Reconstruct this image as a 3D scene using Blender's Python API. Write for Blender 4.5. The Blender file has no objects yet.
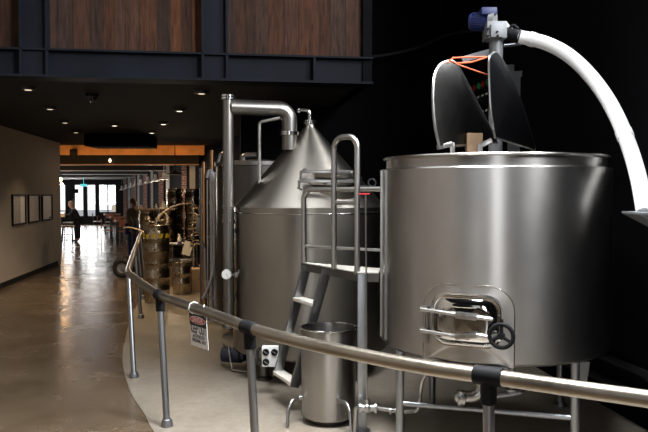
import bpy, bmesh, math, random
from mathutils import Vector, Matrix
random.seed(4)
S = bpy.context.scene
COL = S.collection
PI = math.pi
V = Vector

# ------------------------------------------------------------------ camera
F = 720.0
EYE = 1.7
PITCH = math.atan(23 / F)
cd = bpy.data.cameras.new('camera')
cam = bpy.data.objects.new('camera', cd)
COL.objects.link(cam)
cam.location = (0, 0, EYE)
cam.rotation_euler = (PI / 2 - PITCH, 0, 0)
cd.sensor_width = 36
cd.lens = 36 * F / 648
cd.clip_end = 200
S.camera = cam
_c, _s = math.cos(PITCH), math.sin(PITCH)


def ray(px, py):
    a, b = (px - 324) / F, (216 - py) / F
    return V((a, _c + b * _s, -_s + b * _c))


def at(px, py, Y):
    d = ray(px, py)
    return V((0, 0, EYE)) + d * (Y / d.y)


def onz(px, py, z=0.0):
    d = ray(px, py)
    return V((0, 0, EYE)) + d * ((z - EYE) / d.z)


# ------------------------------------------------------------------ materials
MATS = {}


def newmat(name):
    m = bpy.data.materials.new(name)
    m.use_nodes = True
    nt = m.node_tree
    b = nt.nodes['Principled BSDF']
    MATS[name] = m
    return m, nt, b


def N(nt, kind, **kw):
    n = nt.nodes.new(kind)
    for k, v in kw.items():
        if k in n.inputs.keys():
            n.inputs[k].default_value = v
        else:
            setattr(n, k, v)
    return n


def ramp(nt, fac, stops):
    r = nt.nodes.new('ShaderNodeValToRGB')
    while len(r.color_ramp.elements) < len(stops):
        r.color_ramp.elements.new(0.5)
    for e, (p, c) in zip(r.color_ramp.elements, stops):
        e.position = p
        e.color = (c[0], c[1], c[2], 1) if hasattr(c, '__len__') else (c, c, c, 1)
    nt.links.new(fac, r.inputs[0])
    return r


def objcoord(nt, scale=(1, 1, 1)):
    t = nt.nodes.new('ShaderNodeTexCoord')
    mp = nt.nodes.new('ShaderNodeMapping')
    mp.inputs['Scale'].default_value = scale
    nt.links.new(t.outputs['Object'], mp.inputs['Vector'])
    return mp.outputs['Vector']


def simple(name, col, rough=0.5, metal=0.0, var=0.12, nscale=8, bump=0.0, spec=0.5):
    m, nt, b = newmat(name)
    v = objcoord(nt)
    n = N(nt, 'ShaderNodeTexNoise', Scale=nscale, Detail=4.0)
    nt.links.new(v, n.inputs['Vector'])
    lo = tuple(max(0, c * (1 - var)) for c in col)
    hi = tuple(min(1, c * (1 + var)) for c in col)
    r = ramp(nt, n.outputs['Fac'], [(0.3, lo), (0.7, hi)])
    nt.links.new(r.outputs[0], b.inputs['Base Color'])
    b.inputs['Roughness'].default_value = rough
    b.inputs['Metallic'].default_value = metal
    b.inputs['Specular IOR Level'].default_value = spec
    if bump:
        bp = N(nt, 'ShaderNodeBump', Strength=bump, Distance=0.01)
        nt.links.new(n.outputs['Fac'], bp.inputs['Height'])
        nt.links.new(bp.outputs[0], b.inputs['Normal'])
    return m


def steel(name, col, rough, brush=(3, 3, 60), rvar=0.1, bump=0.02, stain=0.1, aniso=0.0, arot=0.0):
    m, nt, b = newmat(name)
    if aniso:
        b.inputs['Anisotropic'].default_value = aniso
        b.inputs['Anisotropic Rotation'].default_value = arot
        tg = N(nt, 'ShaderNodeTangent', direction_type='RADIAL', axis='Z')
        nt.links.new(tg.outputs[0], b.inputs['Tangent'])
    b.inputs['Metallic'].default_value = 1.0
    v = objcoord(nt, brush)
    n = N(nt, 'ShaderNodeTexNoise', Scale=6.0, Detail=6.0)
    nt.links.new(v, n.inputs['Vector'])
    v2 = objcoord(nt, (1.3, 1.3, 0.8))
    n2 = N(nt, 'ShaderNodeTexNoise', Scale=2.2, Detail=5.0, Roughness=0.6)
    nt.links.new(v2, n2.inputs['Vector'])
    c0 = tuple(c * (1 - stain) for c in col)
    c1 = tuple(min(1, c * (1 + stain)) for c in col)
    r = ramp(nt, n2.outputs['Fac'], [(0.3, c0), (0.7, c1)])
    nt.links.new(r.outputs[0], b.inputs['Base Color'])
    ad = N(nt, 'ShaderNodeMath', operation='ADD')
    nt.links.new(n.outputs['Fac'], ad.inputs[0])
    nt.links.new(n2.outputs['Fac'], ad.inputs[1])
    rr = N(nt, 'ShaderNodeMapRange')
    rr.inputs[1].default_value = 0.6
    rr.inputs[2].default_value = 1.4
    rr.inputs[3].default_value = rough - rvar
    rr.inputs[4].default_value = rough + rvar
    nt.links.new(ad.outputs[0], rr.inputs[0])
    nt.links.new(rr.outputs[0], b.inputs['Roughness'])
    if bump:
        bp = N(nt, 'ShaderNodeBump', Strength=bump, Distance=0.002)
        nt.links.new(n.outputs['Fac'], bp.inputs['Height'])
        nt.links.new(bp.outputs[0], b.inputs['Normal'])
    return m


def glow(name, col, strength):
    m, nt, b = newmat(name)
    b.inputs['Base Color'].default_value = (*col, 1)
    b.inputs['Emission Color'].default_value = (*col, 1)
    b.inputs['Emission Strength'].default_value = strength
    return m


def concrete(name, c0, c1, rough, rvar=0.08, stainc=None, coat=0.0):
    m, nt, b = newmat(name)
    v = objcoord(nt)
    n1 = N(nt, 'ShaderNodeTexNoise', Scale=0.55, Detail=8.0, Roughness=0.62)
    n2 = N(nt, 'ShaderNodeTexNoise', Scale=14.0, Detail=6.0, Roughness=0.7)
    n3 = N(nt, 'ShaderNodeTexNoise', Scale=1.7, Detail=7.0, Roughness=0.6)
    for n in (n1, n2, n3):
        nt.links.new(v, n.inputs['Vector'])
    r = ramp(nt, n1.outputs['Fac'], [(0.3, c0), (0.72, c1)])
    r2 = ramp(nt, n2.outputs['Fac'], [(0.3, 0.78), (0.7, 1.12)])
    mx = N(nt, 'ShaderNodeMix', data_type='RGBA', blend_type='MULTIPLY')
    mx.inputs[0].default_value = 1.0
    nt.links.new(r.outputs[0], mx.inputs[6])
    nt.links.new(r2.outputs[0], mx.inputs[7])
    r3 = ramp(nt, n3.outputs['Fac'], [(0.35, stainc or 0.72), (0.6, 1.0)])
    mx2 = N(nt, 'ShaderNodeMix', data_type='RGBA', blend_type='MULTIPLY')
    mx2.inputs[0].default_value = 1.0
    nt.links.new(mx.outputs[2], mx2.inputs[6])
    nt.links.new(r3.outputs[0], mx2.inputs[7])
    nt.links.new(mx2.outputs[2], b.inputs['Base Color'])
    rr = N(nt, 'ShaderNodeMapRange')
    rr.inputs[1].default_value = 0.3
    rr.inputs[2].default_value = 0.7
    rr.inputs[3].default_value = rough - rvar
    rr.inputs[4].default_value = rough + rvar
    nt.links.new(n3.outputs['Fac'], rr.inputs[0])
    nt.links.new(rr.outputs[0], b.inputs['Roughness'])
    bp = N(nt, 'ShaderNodeBump', Strength=0.02, Distance=0.01)
    nt.links.new(n3.outputs['Fac'], bp.inputs['Height'])
    nt.links.new(bp.outputs[0], b.inputs['Normal'])
    return m


def planks(name, width, cols, axis=0, rough=0.75):
    """vertical boards of different old timbers, split along the object's local X"""
    m, nt, b = newmat(name)
    t = nt.nodes.new('ShaderNodeTexCoord')
    sp = nt.nodes.new('ShaderNodeSeparateXYZ')
    nt.links.new(t.outputs['Object'], sp.inputs[0])
    wob = N(nt, 'ShaderNodeMath', operation='SINE')
    mul0 = N(nt, 'ShaderNodeMath', operation='MULTIPLY')
    nt.links.new(sp.outputs[axis], mul0.inputs[0])
    mul0.inputs[1].default_value = 9.0
    nt.links.new(mul0.outputs[0], wob.inputs[0])
    mad = N(nt, 'ShaderNodeMath', operation='MULTIPLY_ADD')
    nt.links.new(wob.outputs[0], mad.inputs[0])
    mad.inputs[1].default_value = 0.03
    nt.links.new(sp.outputs[axis], mad.inputs[2])
    dv = N(nt, 'ShaderNodeMath', operation='DIVIDE')
    nt.links.new(mad.outputs[0], dv.inputs[0])
    dv.inputs[1].default_value = width
    fl = N(nt, 'ShaderNodeMath', operation='FLOOR')
    nt.links.new(dv.outputs[0], fl.inputs[0])
    fr = N(nt, 'ShaderNodeMath', operation='FRACT')
    nt.links.new(dv.outputs[0], fr.inputs[0])
    wn = N(nt, 'ShaderNodeTexWhiteNoise', noise_dimensions='1D')
    nt.links.new(fl.outputs[0], wn.inputs['W'])
    st = [(i / (len(cols) - 1), c) for i, c in enumerate(cols)]
    r = ramp(nt, wn.outputs['Value'], st)
    mp = nt.nodes.new('ShaderNodeMapping')
    mp.inputs['Scale'].default_value = (14, 14, 1.6)
    nt.links.new(t.outputs['Object'], mp.inputs['Vector'])
    n = N(nt, 'ShaderNodeTexNoise', Scale=2.2, Detail=8.0, Roughness=0.7)
    nt.links.new(mp.outputs[0], n.inputs['Vector'])
    r2 = ramp(nt, n.outputs['Fac'], [(0.32, 0.35), (0.7, 1.5)])
    mx = N(nt, 'ShaderNodeMix', data_type='RGBA', blend_type='MULTIPLY')
    mx.inputs[0].default_value = 1.0
    nt.links.new(r.outputs[0], mx.inputs[6])
    nt.links.new(r2.outputs[0], mx.inputs[7])
    gap = N(nt, 'ShaderNodeMath', operation='GREATER_THAN')
    nt.links.new(fr.outputs[0], gap.inputs[0])
    gap.inputs[1].default_value = 0.035
    mx2 = N(nt, 'ShaderNodeMix', data_type='RGBA')
    nt.links.new(gap.outputs[0], mx2.inputs[0])
    mx2.inputs[6].default_value = (0.01, 0.008, 0.006, 1)
    nt.links.new(mx.outputs[2], mx2.inputs[7])
    nt.links.new(mx2.outputs[2], b.inputs['Base Color'])
    b.inputs['Roughness'].default_value = rough
    b.inputs['Specular IOR Level'].default_value = 0.15
    bp = N(nt, 'ShaderNodeBump', Strength=0.4, Distance=0.004)
    nt.links.new(n.outputs['Fac'], bp.inputs['Height'])
    nt.links.new(bp.outputs[0], b.inputs['Normal'])
    return m


def brick(name):
    m, nt, b = newmat(name)
    v = objcoord(nt)
    t = nt.nodes.new('ShaderNodeSeparateXYZ')
    nt.links.new(v, t.inputs[0])
    ad = N(nt, 'ShaderNodeMath', operation='ADD')
    nt.links.new(t.outputs[0], ad.inputs[0])
    nt.links.new(t.outputs[1], ad.inputs[1])
    cb = nt.nodes.new('ShaderNodeCombineXYZ')
    nt.links.new(ad.outputs[0], cb.inputs[0])
    nt.links.new(t.outputs[2], cb.inputs[1])
    br = N(nt, 'ShaderNodeTexBrick', Scale=1.0)
    br.inputs['Color1'].default_value = (0.32, 0.12, 0.085, 1)
    br.inputs['Color2'].default_value = (0.22, 0.085, 0.065, 1)
    br.inputs['Mortar'].default_value = (0.42, 0.36, 0.33, 1)
    br.inputs['Mortar Size'].default_value = 0.012
    br.inputs['Brick Width'].default_value = 0.22
    br.inputs['Row Height'].default_value = 0.075
    nt.links.new(cb.outputs[0], br.inputs['Vector'])
    nt.links.new(br.outputs[0], b.inputs['Base Color'])
    b.inputs['Roughness'].default_value = 0.85
    return m


M_TANK = steel('brushed_tank_steel', (0.33, 0.315, 0.297), 0.34, (2, 2, 70), 0.04, 0.02, 0.08, 0.75, 0.25)
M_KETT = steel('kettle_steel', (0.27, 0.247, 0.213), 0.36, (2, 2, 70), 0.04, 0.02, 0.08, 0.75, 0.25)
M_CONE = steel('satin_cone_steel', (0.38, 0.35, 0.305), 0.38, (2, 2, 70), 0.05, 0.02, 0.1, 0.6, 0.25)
M_STACK = steel('vapour_pipe_steel', (0.19, 0.18, 0.165), 0.36, (2, 2, 2), 0.01, 0.0, 0.05)
M_POL = steel('polished_steel', (0.52, 0.51, 0.49), 0.16, (4, 4, 4), 0.05, 0.0, 0.06)
M_TUBE = steel('satin_tube_steel', (0.36, 0.35, 0.335), 0.30, (4, 4, 4), 0.03, 0.0, 0.05)
M_PIPE = steel('galvanised_pipe', (0.29, 0.255, 0.205), 0.36, (6, 6, 6), 0.08, 0.02, 0.16)
M_POST = steel('grey_post_steel', (0.27, 0.275, 0.285), 0.38, (4, 4, 4), 0.04, 0.0, 0.08)
M_DKST = steel('dull_dark_steel', (0.16, 0.15, 0.14), 0.38, (3, 3, 20), 0.08, 0.02, 0.15)
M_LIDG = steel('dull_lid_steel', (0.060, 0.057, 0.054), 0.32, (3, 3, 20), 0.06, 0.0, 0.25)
M_BTANK = steel('old_tank_steel', (0.075, 0.068, 0.06), 0.4, (3, 3, 20), 0.06, 0.0, 0.15)
M_KEG = steel('keg_steel', (0.44, 0.37, 0.285), 0.28, (3, 3, 3), 0.03, 0.0, 0.10, 0.6, 0.25)
M_COP = steel('copper_pipe', (0.42, 0.22, 0.10), 0.35, (4, 4, 4), 0.05, 0.0, 0.1)
M_MOTOR = simple('cast_grey_paint', (0.17, 0.175, 0.18), 0.5, 0.3)
M_BLUE = simple('blue_motor_paint', (0.004, 0.012, 0.075), 0.5)
M_BLACK = simple('black_plastic', (0.008, 0.008, 0.009), 0.6, 0.0, 0.12, 8, 0.0, 0.1)
M_BLKIRON = simple('black_iron', (0.018, 0.018, 0.02), 0.4, 0.3)
M_RUBBER = simple('black_rubber', (0.014, 0.014, 0.014), 0.75)
M_WHITEP = simple('white_plastic', (0.78, 0.78, 0.76), 0.4, 0, 0.03)
M_HOSE = simple('white_ribbed_hose', (0.80, 0.80, 0.78), 0.5, 0, 0.03)
M_TANHOSE = simple('tan_hose', (0.50, 0.38, 0.24), 0.5)
M_CLEARH = simple('grey_clear_hose', (0.30, 0.30, 0.32), 0.35)
M_ORANGE = simple('orange_cord', (0.42, 0.07, 0.015), 0.6)
M_WALLL = simple('taupe_plaster', (0.31, 0.268, 0.225), 0.85, 0, 0.05, 3)
M_DARKW = simple('black_painted_wall', (0.005, 0.005, 0.006), 0.95, 0, 0.2, 2, 0, 0.05)
M_CEIL = simple('dark_ceiling_paint', (0.022, 0.020, 0.019), 0.9, 0, 0.15, 2, 0, 0.15)
M_STEELB = simple('blue_black_steel', (0.008, 0.0095, 0.013), 0.6, 0.0, 0.2, 2, 0, 0.06)
M_BEAM = simple('dark_timber_beam', (0.010, 0.010, 0.012), 0.8, 0, 0.2)
M_OCHRE = simple('honey_wood', (0.52, 0.26, 0.10), 0.6, 0, 0.25, 3)
M_PLANK = planks('reclaimed_boards', 0.135,
                 [(0.026, 0.011, 0.0065), (0.055, 0.021, 0.010), (0.038, 0.021, 0.015), (0.022, 0.011, 0.0075),
                  (0.066, 0.024, 0.009), (0.034, 0.014, 0.008), (0.048, 0.033, 0.024)])
M_FLOOR = concrete('polished_concrete', (0.088, 0.061, 0.037), (0.145, 0.105, 0.068), 0.25, 0.06, (0.78, 0.75, 0.7))
M_PAD = concrete('pale_concrete', (0.205, 0.175, 0.138), (0.285, 0.248, 0.20), 0.42, 0.08, (0.85, 0.83, 0.8))
M_BRICK = brick('red_brick')
M_PALEBAND = simple('pale_band', (0.55, 0.54, 0.53), 0.7, 0, 0.05)
M_PALE = simple('pale_deck_plate', (0.62, 0.59, 0.52), 0.4, 0.1, 0.05, 20)
M_WOOD = simple('raw_pine', (0.17, 0.105, 0.055), 0.7, 0, 0.2, 10)
M_REDW = simple('red_brown_wood', (0.33, 0.11, 0.06), 0.4, 0, 0.2, 6)
M_CARD = simple('brown_cardboard', (0.30, 0.20, 0.115), 0.85)
M_PAPER = simple('paper', (0.62, 0.58, 0.50), 0.8, 0, 0.05)
M_SIGNW = simple('sign_white', (0.72, 0.72, 0.71), 0.45, 0, 0.03)
M_SIGNR = simple('sign_red', (0.55, 0.02, 0.02), 0.45)
M_SIGNK = simple('sign_black', (0.012, 0.012, 0.012), 0.5)
M_REDPL = simple('red_plastic', (0.30, 0.008, 0.012), 0.5)
M_GREENPL = simple('green_plastic', (0.01, 0.30, 0.10), 0.4)
M_BLUELED = glow('blue_pilot_light', (0.1, 0.2, 1.0), 3.0)
M_YEL = simple('yellow_tape', (0.48, 0.36, 0.03), 0.5)
M_SKIN = simple('skin', (0.50, 0.30, 0.22), 0.55, 0, 0.05)
M_NAVY = simple('navy_cloth', (0.016, 0.018, 0.030), 0.9)
M_OLIVE = simple('olive_cloth', (0.135, 0.115, 0.065), 0.9)
M_DENIM = simple('blue_denim', (0.035, 0.06, 0.15), 0.9)
M_GREYH = simple('grey_hair', (0.5, 0.47, 0.44), 0.8)
M_BROWNH = simple('brown_hair', (0.16, 0.11, 0.06), 0.8)
M_WARM = glow('warm_filament', (1.0, 0.55, 0.2), 110.0)
M_DOWN = glow('downlight_lens', (1.0, 0.82, 0.6), 1.0)
M_DOWNB = glow('bright_downlight_lens', (1.0, 0.86, 0.66), 2.5)
M_EXIT = glow('exit_glow', (0.15, 0.75, 0.8), 0.8)
M_ENAMEL = simple('grey_enamel', (0.70, 0.71, 0.74), 0.4, 0, 0.05)
M_GALV = simple('galvanised_strut', (0.30, 0.31, 0.33), 0.45, 0.7)
M_ASPH = simple('asphalt', (0.25, 0.25, 0.26), 0.9)
M_TANB = simple('tan_render', (0.62, 0.52, 0.40), 0.9)
M_PRINTA = None


def glassmat():
    m, nt, b = newmat('window_glass')
    out = nt.nodes['Material Output']
    tr = nt.nodes.new('ShaderNodeBsdfTransparent')
    gl = nt.nodes.new('ShaderNodeBsdfGlossy')
    gl.inputs['Roughness'].default_value = 0.02
    mx = nt.nodes.new('ShaderNodeMixShader')
    mx.inputs[0].default_value = 0.06
    nt.links.new(tr.outputs[0], mx.inputs[1])
    nt.links.new(gl.outputs[0], mx.inputs[2])
    nt.links.new(mx.outputs[0], out.inputs[0])
    return m


M_GLASS = glassmat()


def printmat(name, paper, ink, sx, sy, thr):
    """printed sheet: rows of small dark marks"""
    m, nt, b = newmat(name)
    v = objcoord(nt, (1, 1, 1))
    sp = nt.nodes.new('ShaderNodeSeparateXYZ')
    nt.links.new(v, sp.inputs[0])
    cb = nt.nodes.new('ShaderNodeCombineXYZ')
    a = N(nt, 'ShaderNodeMath', operation='MULTIPLY'); a.inputs[1].default_value = sx
    c = N(nt, 'ShaderNodeMath', operation='MULTIPLY'); c.inputs[1].default_value = sy
    nt.links.new(sp.outputs[1], a.inputs[0]); nt.links.new(sp.outputs[2], c.inputs[0])
    nt.links.new(a.outputs[0], cb.inputs[0]); nt.links.new(c.outputs[0], cb.inputs[1])
    n = N(nt, 'ShaderNodeTexNoise', Scale=1.0, Detail=3.0)
    nt.links.new(cb.outputs[0], n.inputs['Vector'])
    r = ramp(nt, n.outputs['Fac'], [(thr - 0.06, ink), (thr + 0.06, paper)])
    nt.links.new(r.outputs[0], b.inputs['Base Color'])
    b.inputs['Roughness'].default_value = 0.5
    return m


M_PRINT = [printmat('print_one', (0.42, 0.38, 0.34), (0.18, 0.16, 0.145), 30, 60, 0.46),
           printmat('print_two', (0.55, 0.51, 0.48), (0.26, 0.20, 0.18), 26, 70, 0.44),
           printmat('print_three', (0.75, 0.73, 0.72), (0.34, 0.32, 0.32), 34, 55, 0.40)]

# ------------------------------------------------------------------ mesh helpers


def box(bm, lo, hi, mat=None, bev=0.0):
    lo, hi = V(lo), V(hi)
    c = (lo + hi) / 2
    s = hi - lo
    T = Matrix.Translation(c) @ Matrix.Diagonal((*s, 1))
    if mat is not None:
        T = mat @ T
    r = bmesh.ops.create_cube(bm, size=1, matrix=T)
    if bev:
        es = set()
        for v in r['verts']:
            es.update(v.link_edges)
        bmesh.ops.bevel(bm, geom=list(es), offset=bev, segments=2, affect='EDGES', profile=0.6)


def frame_of(d):
    d = d.normalized()
    u = V((0, 0, 1)) if abs(d.z) < 0.95 else V((1, 0, 0))
    a = d.cross(u).normalized()
    return a, a.cross(d).normalized()


def obox(bm, p, q, w, h, up=None, bev=0.0):
    """box along p->q, w across, h along up"""
    p, q = V(p), V(q)
    d = (q - p)
    L = d.length
    x = d.normalized()
    u = V(up) if up is not None else (V((0, 0, 1)) if abs(x.z) < 0.95 else V((0, 1, 0)))
    y = u.cross(x).normalized()
    z = x.cross(y)
    Mx = Matrix((x, y, z)).transposed().to_4x4()
    Mx.translation = (p + q) / 2
    box(bm, (-L / 2, -w / 2, -h / 2), (L / 2, w / 2, h / 2), Mx, bev)


def fillet(pts, rad, n=6):
    pts = [V(p) for p in pts]
    out = [pts[0]]
    for i in range(1, len(pts) - 1):
        a, b, c = pts[i - 1], pts[i], pts[i + 1]
        u, w = (a - b), (c - b)
        ang = u.angle(w)
        if rad <= 0 or ang > PI - 0.05:
            out.append(b)
            continue
        t = min(rad / math.tan(ang / 2), u.length * 0.48, w.length * 0.48)
        r = t * math.tan(ang / 2)
        u.normalize(); w.normalize()
        cen = b + (u + w).normalized() * (r / math.sin(ang / 2))
        p0, p1 = b + u * t, b + w * t
        e0, e1 = p0 - cen, p1 - cen
        tot = e0.angle(e1)
        for k in range(n + 1):
            f = k / n
            s = math.sin(tot)
            out.append(cen + e0 * (math.sin((1 - f) * tot) / s) + e1 * (math.sin(f * tot) / s))
    out.append(pts[-1])
    return out


def tube(bm, pts, r, seg=14, bend=0.0, closed=False, caps=True, nb=6):
    pts = fillet(pts, bend, nb) if bend else [V(p) for p in pts]
    n = len(pts)
    rs = r if hasattr(r, '__len__') else [r] * n
    a = None
    rings = []
    for i in range(n):
        if closed:
            d = pts[(i + 1) % n] - pts[i - 1]
        else:
            d = pts[min(i + 1, n - 1)] - pts[max(i - 1, 0)]
        d.normalize()
        if a is None:
            a, b = frame_of(d)
            b = d.cross(a)
        else:
            a = (a - d * a.dot(d)).normalized()
            b = d.cross(a)
        rings.append([bm.verts.new(pts[i] + (a * math.cos(2 * PI * k / seg) + b * math.sin(2 * PI * k / seg)) * rs[i]) for k in range(seg)])
    m = n if closed else n - 1
    for i in range(m):
        A, B = rings[i], rings[(i + 1) % n]
        for k in range(seg):
            bm.faces.new((A[k], A[(k + 1) % seg], B[(k + 1) % seg], B[k]))
    if caps and not closed:
        bm.faces.new(rings[0][::-1])
        bm.faces.new(rings[-1])


def lathe(bm, prof, seg=48, T=None, cap=True):
    """profile of (r, z) turned about Z, placed by matrix T"""
    T = T or Matrix.Identity(4)
    rings = []
    for (r, z) in prof:
        if r < 1e-6:
            rings.append([bm.verts.new(T @ V((0, 0, z)))])
        else:
            rings.append([bm.verts.new(T @ V((r * math.cos(2 * PI * k / seg), r * math.sin(2 * PI * k / seg), z))) for k in range(seg)])
    for A, B in zip(rings, rings[1:]):
        if len(A) == 1 and len(B) == 1:
            continue
        for k in range(seg):
            k2 = (k + 1) % seg
            if len(A) == 1:
                bm.faces.new((A[0], B[k2], B[k]))
            elif len(B) == 1:
                bm.faces.new((A[k], A[k2], B[0]))
            else:
                bm.faces.new((A[k], A[k2], B[k2], B[k]))
    if cap:
        if len(rings[0]) > 1:
            bm.faces.new(rings[0][::-1])
        if len(rings[-1]) > 1:
            bm.faces.new(rings[-1])


def axis(p, d):
    """matrix whose Z looks along d from p"""
    d = V(d).normalized()
    a, b = frame_of(d)
    Mx = Matrix((a, d.cross(a), d)).transposed().to_4x4()
    Mx.translation = V(p)
    return Mx


def cyl(bm, p, q, r, seg=20, r2=None):
    p, q = V(p), V(q)
    L = (q - p).length
    lathe(bm, [(r, 0), (r if r2 is None else r2, L)], seg, axis(p, q - p))


def torus(bm, T, R, r, seg=40, s2=10):
    pts = [T @ V((R * math.cos(2 * PI * k / seg), R * math.sin(2 * PI * k / seg), 0)) for k in range(seg)]
    tube(bm, pts, r, s2, closed=True)


def prism(bm, poly, thick, T=None):
    """polygon in XY, extruded thick along Z, placed by T"""
    T = T or Matrix.Identity(4)
    A = [bm.verts.new(T @ V((x, y, 0))) for x, y in poly]
    B = [bm.verts.new(T @ V((x, y, thick))) for x, y in poly]
    n = len(poly)
    bm.faces.new(A[::-1]); bm.faces.new(B)
    for i in range(n):
        bm.faces.new((A[i], A[(i + 1) % n], B[(i + 1) % n], B[i]))


def sphere(bm, c, r, sc=(1, 1, 1), seg=14):
    bmesh.ops.create_uvsphere(bm, u_segments=seg, v_segments=max(6, seg // 2 + 1), radius=1,
                              matrix=Matrix.Translation(c) @ Matrix.Diagonal((r * sc[0], r * sc[1], r * sc[2], 1)))


def link(name, me, m, parent=None, loc=None):
    o = bpy.data.objects.new(name, me)
    COL.objects.link(o)
    if m is not None:
        me.materials.append(m)
    if parent is not None:
        o.parent = parent
    if loc is not None:
        o.location = loc
    return o


def rootloc(p):
    while p.parent is not None:
        p = p.parent
    return V(p.location)


def obj(name, bm, m, parent=None, loc=None, sharp=35, local=False):
    """bmesh in world coordinates -> one mesh object (child of parent, or origin at loc)"""
    bmesh.ops.recalc_face_normals(bm, faces=bm.faces[:])
    org = V((0, 0, 0))
    if parent is not None and not local:
        org = rootloc(parent)
    elif loc is not None:
        org = V(loc)
    if org.length:
        bmesh.ops.translate(bm, verts=bm.verts[:], vec=-org)
    for f in bm.faces:
        f.smooth = True
    lim = math.radians(sharp)
    for e in bm.edges:
        if len(e.link_faces) == 2 and e.calc_face_angle(0) > lim:
            e.smooth = False
    me = bpy.data.meshes.new(name)
    bm.to_mesh(me)
    bm.free()
    return link(name, me, m, parent, loc if parent is None else None)


def BM():
    return bmesh.new()


def tag(o, label, cat, group=None):
    o['label'] = label
    o['category'] = cat
    if group:
        o['group'] = group
    return o


def thing(name, label, cat, loc, group=None):
    o = bpy.data.objects.new(name, None)
    o.empty_display_size = 0.1
    COL.objects.link(o)
    o.location = loc
    return tag(o, label, cat, group)


def struct(name, bm, m, loc=None, sharp=35):
    o = obj(name, bm, m, None, loc, sharp)
    o['kind'] = 'structure'
    return o


def kids(o):
    return [c for c in bpy.data.objects if c.parent is o]


def dup(src, loc, rz=None, label=None):
    r = src.copy()
    COL.objects.link(r)
    r.location = loc
    if rz is not None:
        r.rotation_euler = (0, 0, rz)
    if label:
        r['label'] = label
    for ch in kids(src):
        c = ch.copy()
        COL.objects.link(c)
        c.parent = r
        for g in kids(ch):
            d = g.copy()
            COL.objects.link(d)
            d.parent = c
    return r


def text(name, body, size, m, parent, T, depth=0.0006, squeeze=1.0, fat=0.0):
    """raised lettering, T maps the text's XY plane into the world"""
    cu = bpy.data.curves.new(name, 'FONT')
    cu.body = body
    cu.size = size
    cu.extrude = depth
    cu.offset = fat
    cu.align_x = 'CENTER'
    cu.align_y = 'CENTER'
    tmp = bpy.data.objects.new(name, cu)
    COL.objects.link(tmp)
    bpy.context.view_layer.update()
    me = bpy.data.meshes.new_from_object(tmp.evaluated_get(bpy.context.evaluated_depsgraph_get()))
    bpy.data.objects.remove(tmp)
    bpy.data.curves.remove(cu)
    me.transform(T @ Matrix.Diagonal((squeeze, 1, 1, 1)))
    org = rootloc(parent)
    me.transform(Matrix.Translation(-org))
    me.materials.clear()
    me.name = name
    return link(name, me, m, parent)


# ------------------------------------------------------------------ the setting
SL = -0.132                                      # plan direction shared by both side walls


def lx(Y):
    return -5.74 + SL * (Y - 12.75)              # face of the left wall


def rx(Y):
    return 2.27 + SL * (Y - 5.54)                # face of the black right wall


def slab(p, q, z0, z1, t, side):
    """upright wall from p to q (plan), thickness t towards side"""
    bm = BM()
    p, q = V((p[0], p[1], 0)), V((q[0], q[1], 0))
    n = V((-(q - p).y, (q - p).x, 0)).normalized() * side
    c = [p, q, q + n * t, p + n * t]
    A = [bm.verts.new(v + V((0, 0, z0))) for v in c]
    B = [bm.verts.new(v + V((0, 0, z1))) for v in c]
    bm.faces.new(A[::-1]); bm.faces.new(B)
    for i in range(4):
        bm.faces.new((A[i], A[(i + 1) % 4], B[(i + 1) % 4], B[i]))
    return bm


def plate(pts, z0, z1):
    bm = BM()
    prism(bm, pts, z1 - z0, Matrix.Translation((0, 0, z0)))
    return bm


CZ = 2.9
HZ = 5.2
struct('floor', plate([(-19, 41), (-19, 16), (-4.2, -0.2), (4.4, -10.5), (4.6, 41)], -0.15, 0.0), M_FLOOR)
def pcat(P, n=6):
    out = []
    Q = [P[0] * 2 - P[1]] + P + [P[-1] * 2 - P[-2]]
    for i in range(1, len(Q) - 2):
        for k in range(n):
            t = k / n
            p0, p1, p2, p3 = Q[i - 1], Q[i], Q[i + 1], Q[i + 2]
            out.append(0.5 * ((2 * p1) + (p2 - p0) * t + (2 * p0 - 5 * p1 + 4 * p2 - p3) * t * t + (3 * p1 - p0 - 3 * p2 + p3) * t ** 3))
    out.append(P[-1])
    return out


# the paler slab the brew kit stands on, its edge following the guard rail
edge = [onz(*p) for p in ((140, 300), (131, 318), (125, 340), (122.5, 362), (130, 391), (144, 414), (160, 440))]
edge = [(e.x, e.y) for e in edge] + [(-0.42, 3.62), (0.3, 2.75), (1.3, 2.25), (2.62, 1.9)]
edge = [(p.x, p.y) for p in pcat([V((a, b, 0)) for a, b in edge])]
pad = edge + [(rx(1.9) - 0.02, 1.9), (rx(9.9) - 0.02, 9.9), (-1.15, 9.9), (-1.7, 14.6), (-2.6, 14.6)]
struct('floor', plate(pad, 0.0, 0.006), M_PAD)
struct('wall_left', slab((lx(-0.2), -0.2), (lx(17), 17), 0, HZ, 0.2, 1), M_WALLL)
struct('baseboard_left', slab((lx(-0.2) + 0.012, -0.2), (lx(17) + 0.012, 17), 0, 0.1, 0.012, 1), M_BLACK)
struct('wall_right', slab((rx(-10), -10), (rx(10), 10), 0, HZ, 0.2, -1), M_DARKW)
struct('wall_back', slab((rx(10) + 0.2, 10), (-1.15, 10), 0, HZ, 0.15, -1), M_DARKW)
struct('wall_passage', slab((-1.15, 10), (-1.75, 15), 0, CZ, 0.15, -1), M_DARKW)
WA, WB = V((-1.75, 15, 0)), V((-10.67, 38.6, 0))
WD = (WB - WA).normalized()
WN = V((WD.y, -WD.x, 0))                          # away from the hall
struct('wall_hall_right', slab((WA.x, WA.y), (WB.x, WB.y), 0, CZ, 0.2, -1), M_DARKW)
struct('wall_hall_left', slab((lx(17), 17), (-15.8, 17.3), 0, CZ, 0.2, -1), M_WALLL)
struct('wall_bar', slab((-15.8, 17.1), (-17, 38.9), 0, CZ, 0.2, 1), M_WALLL)
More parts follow.
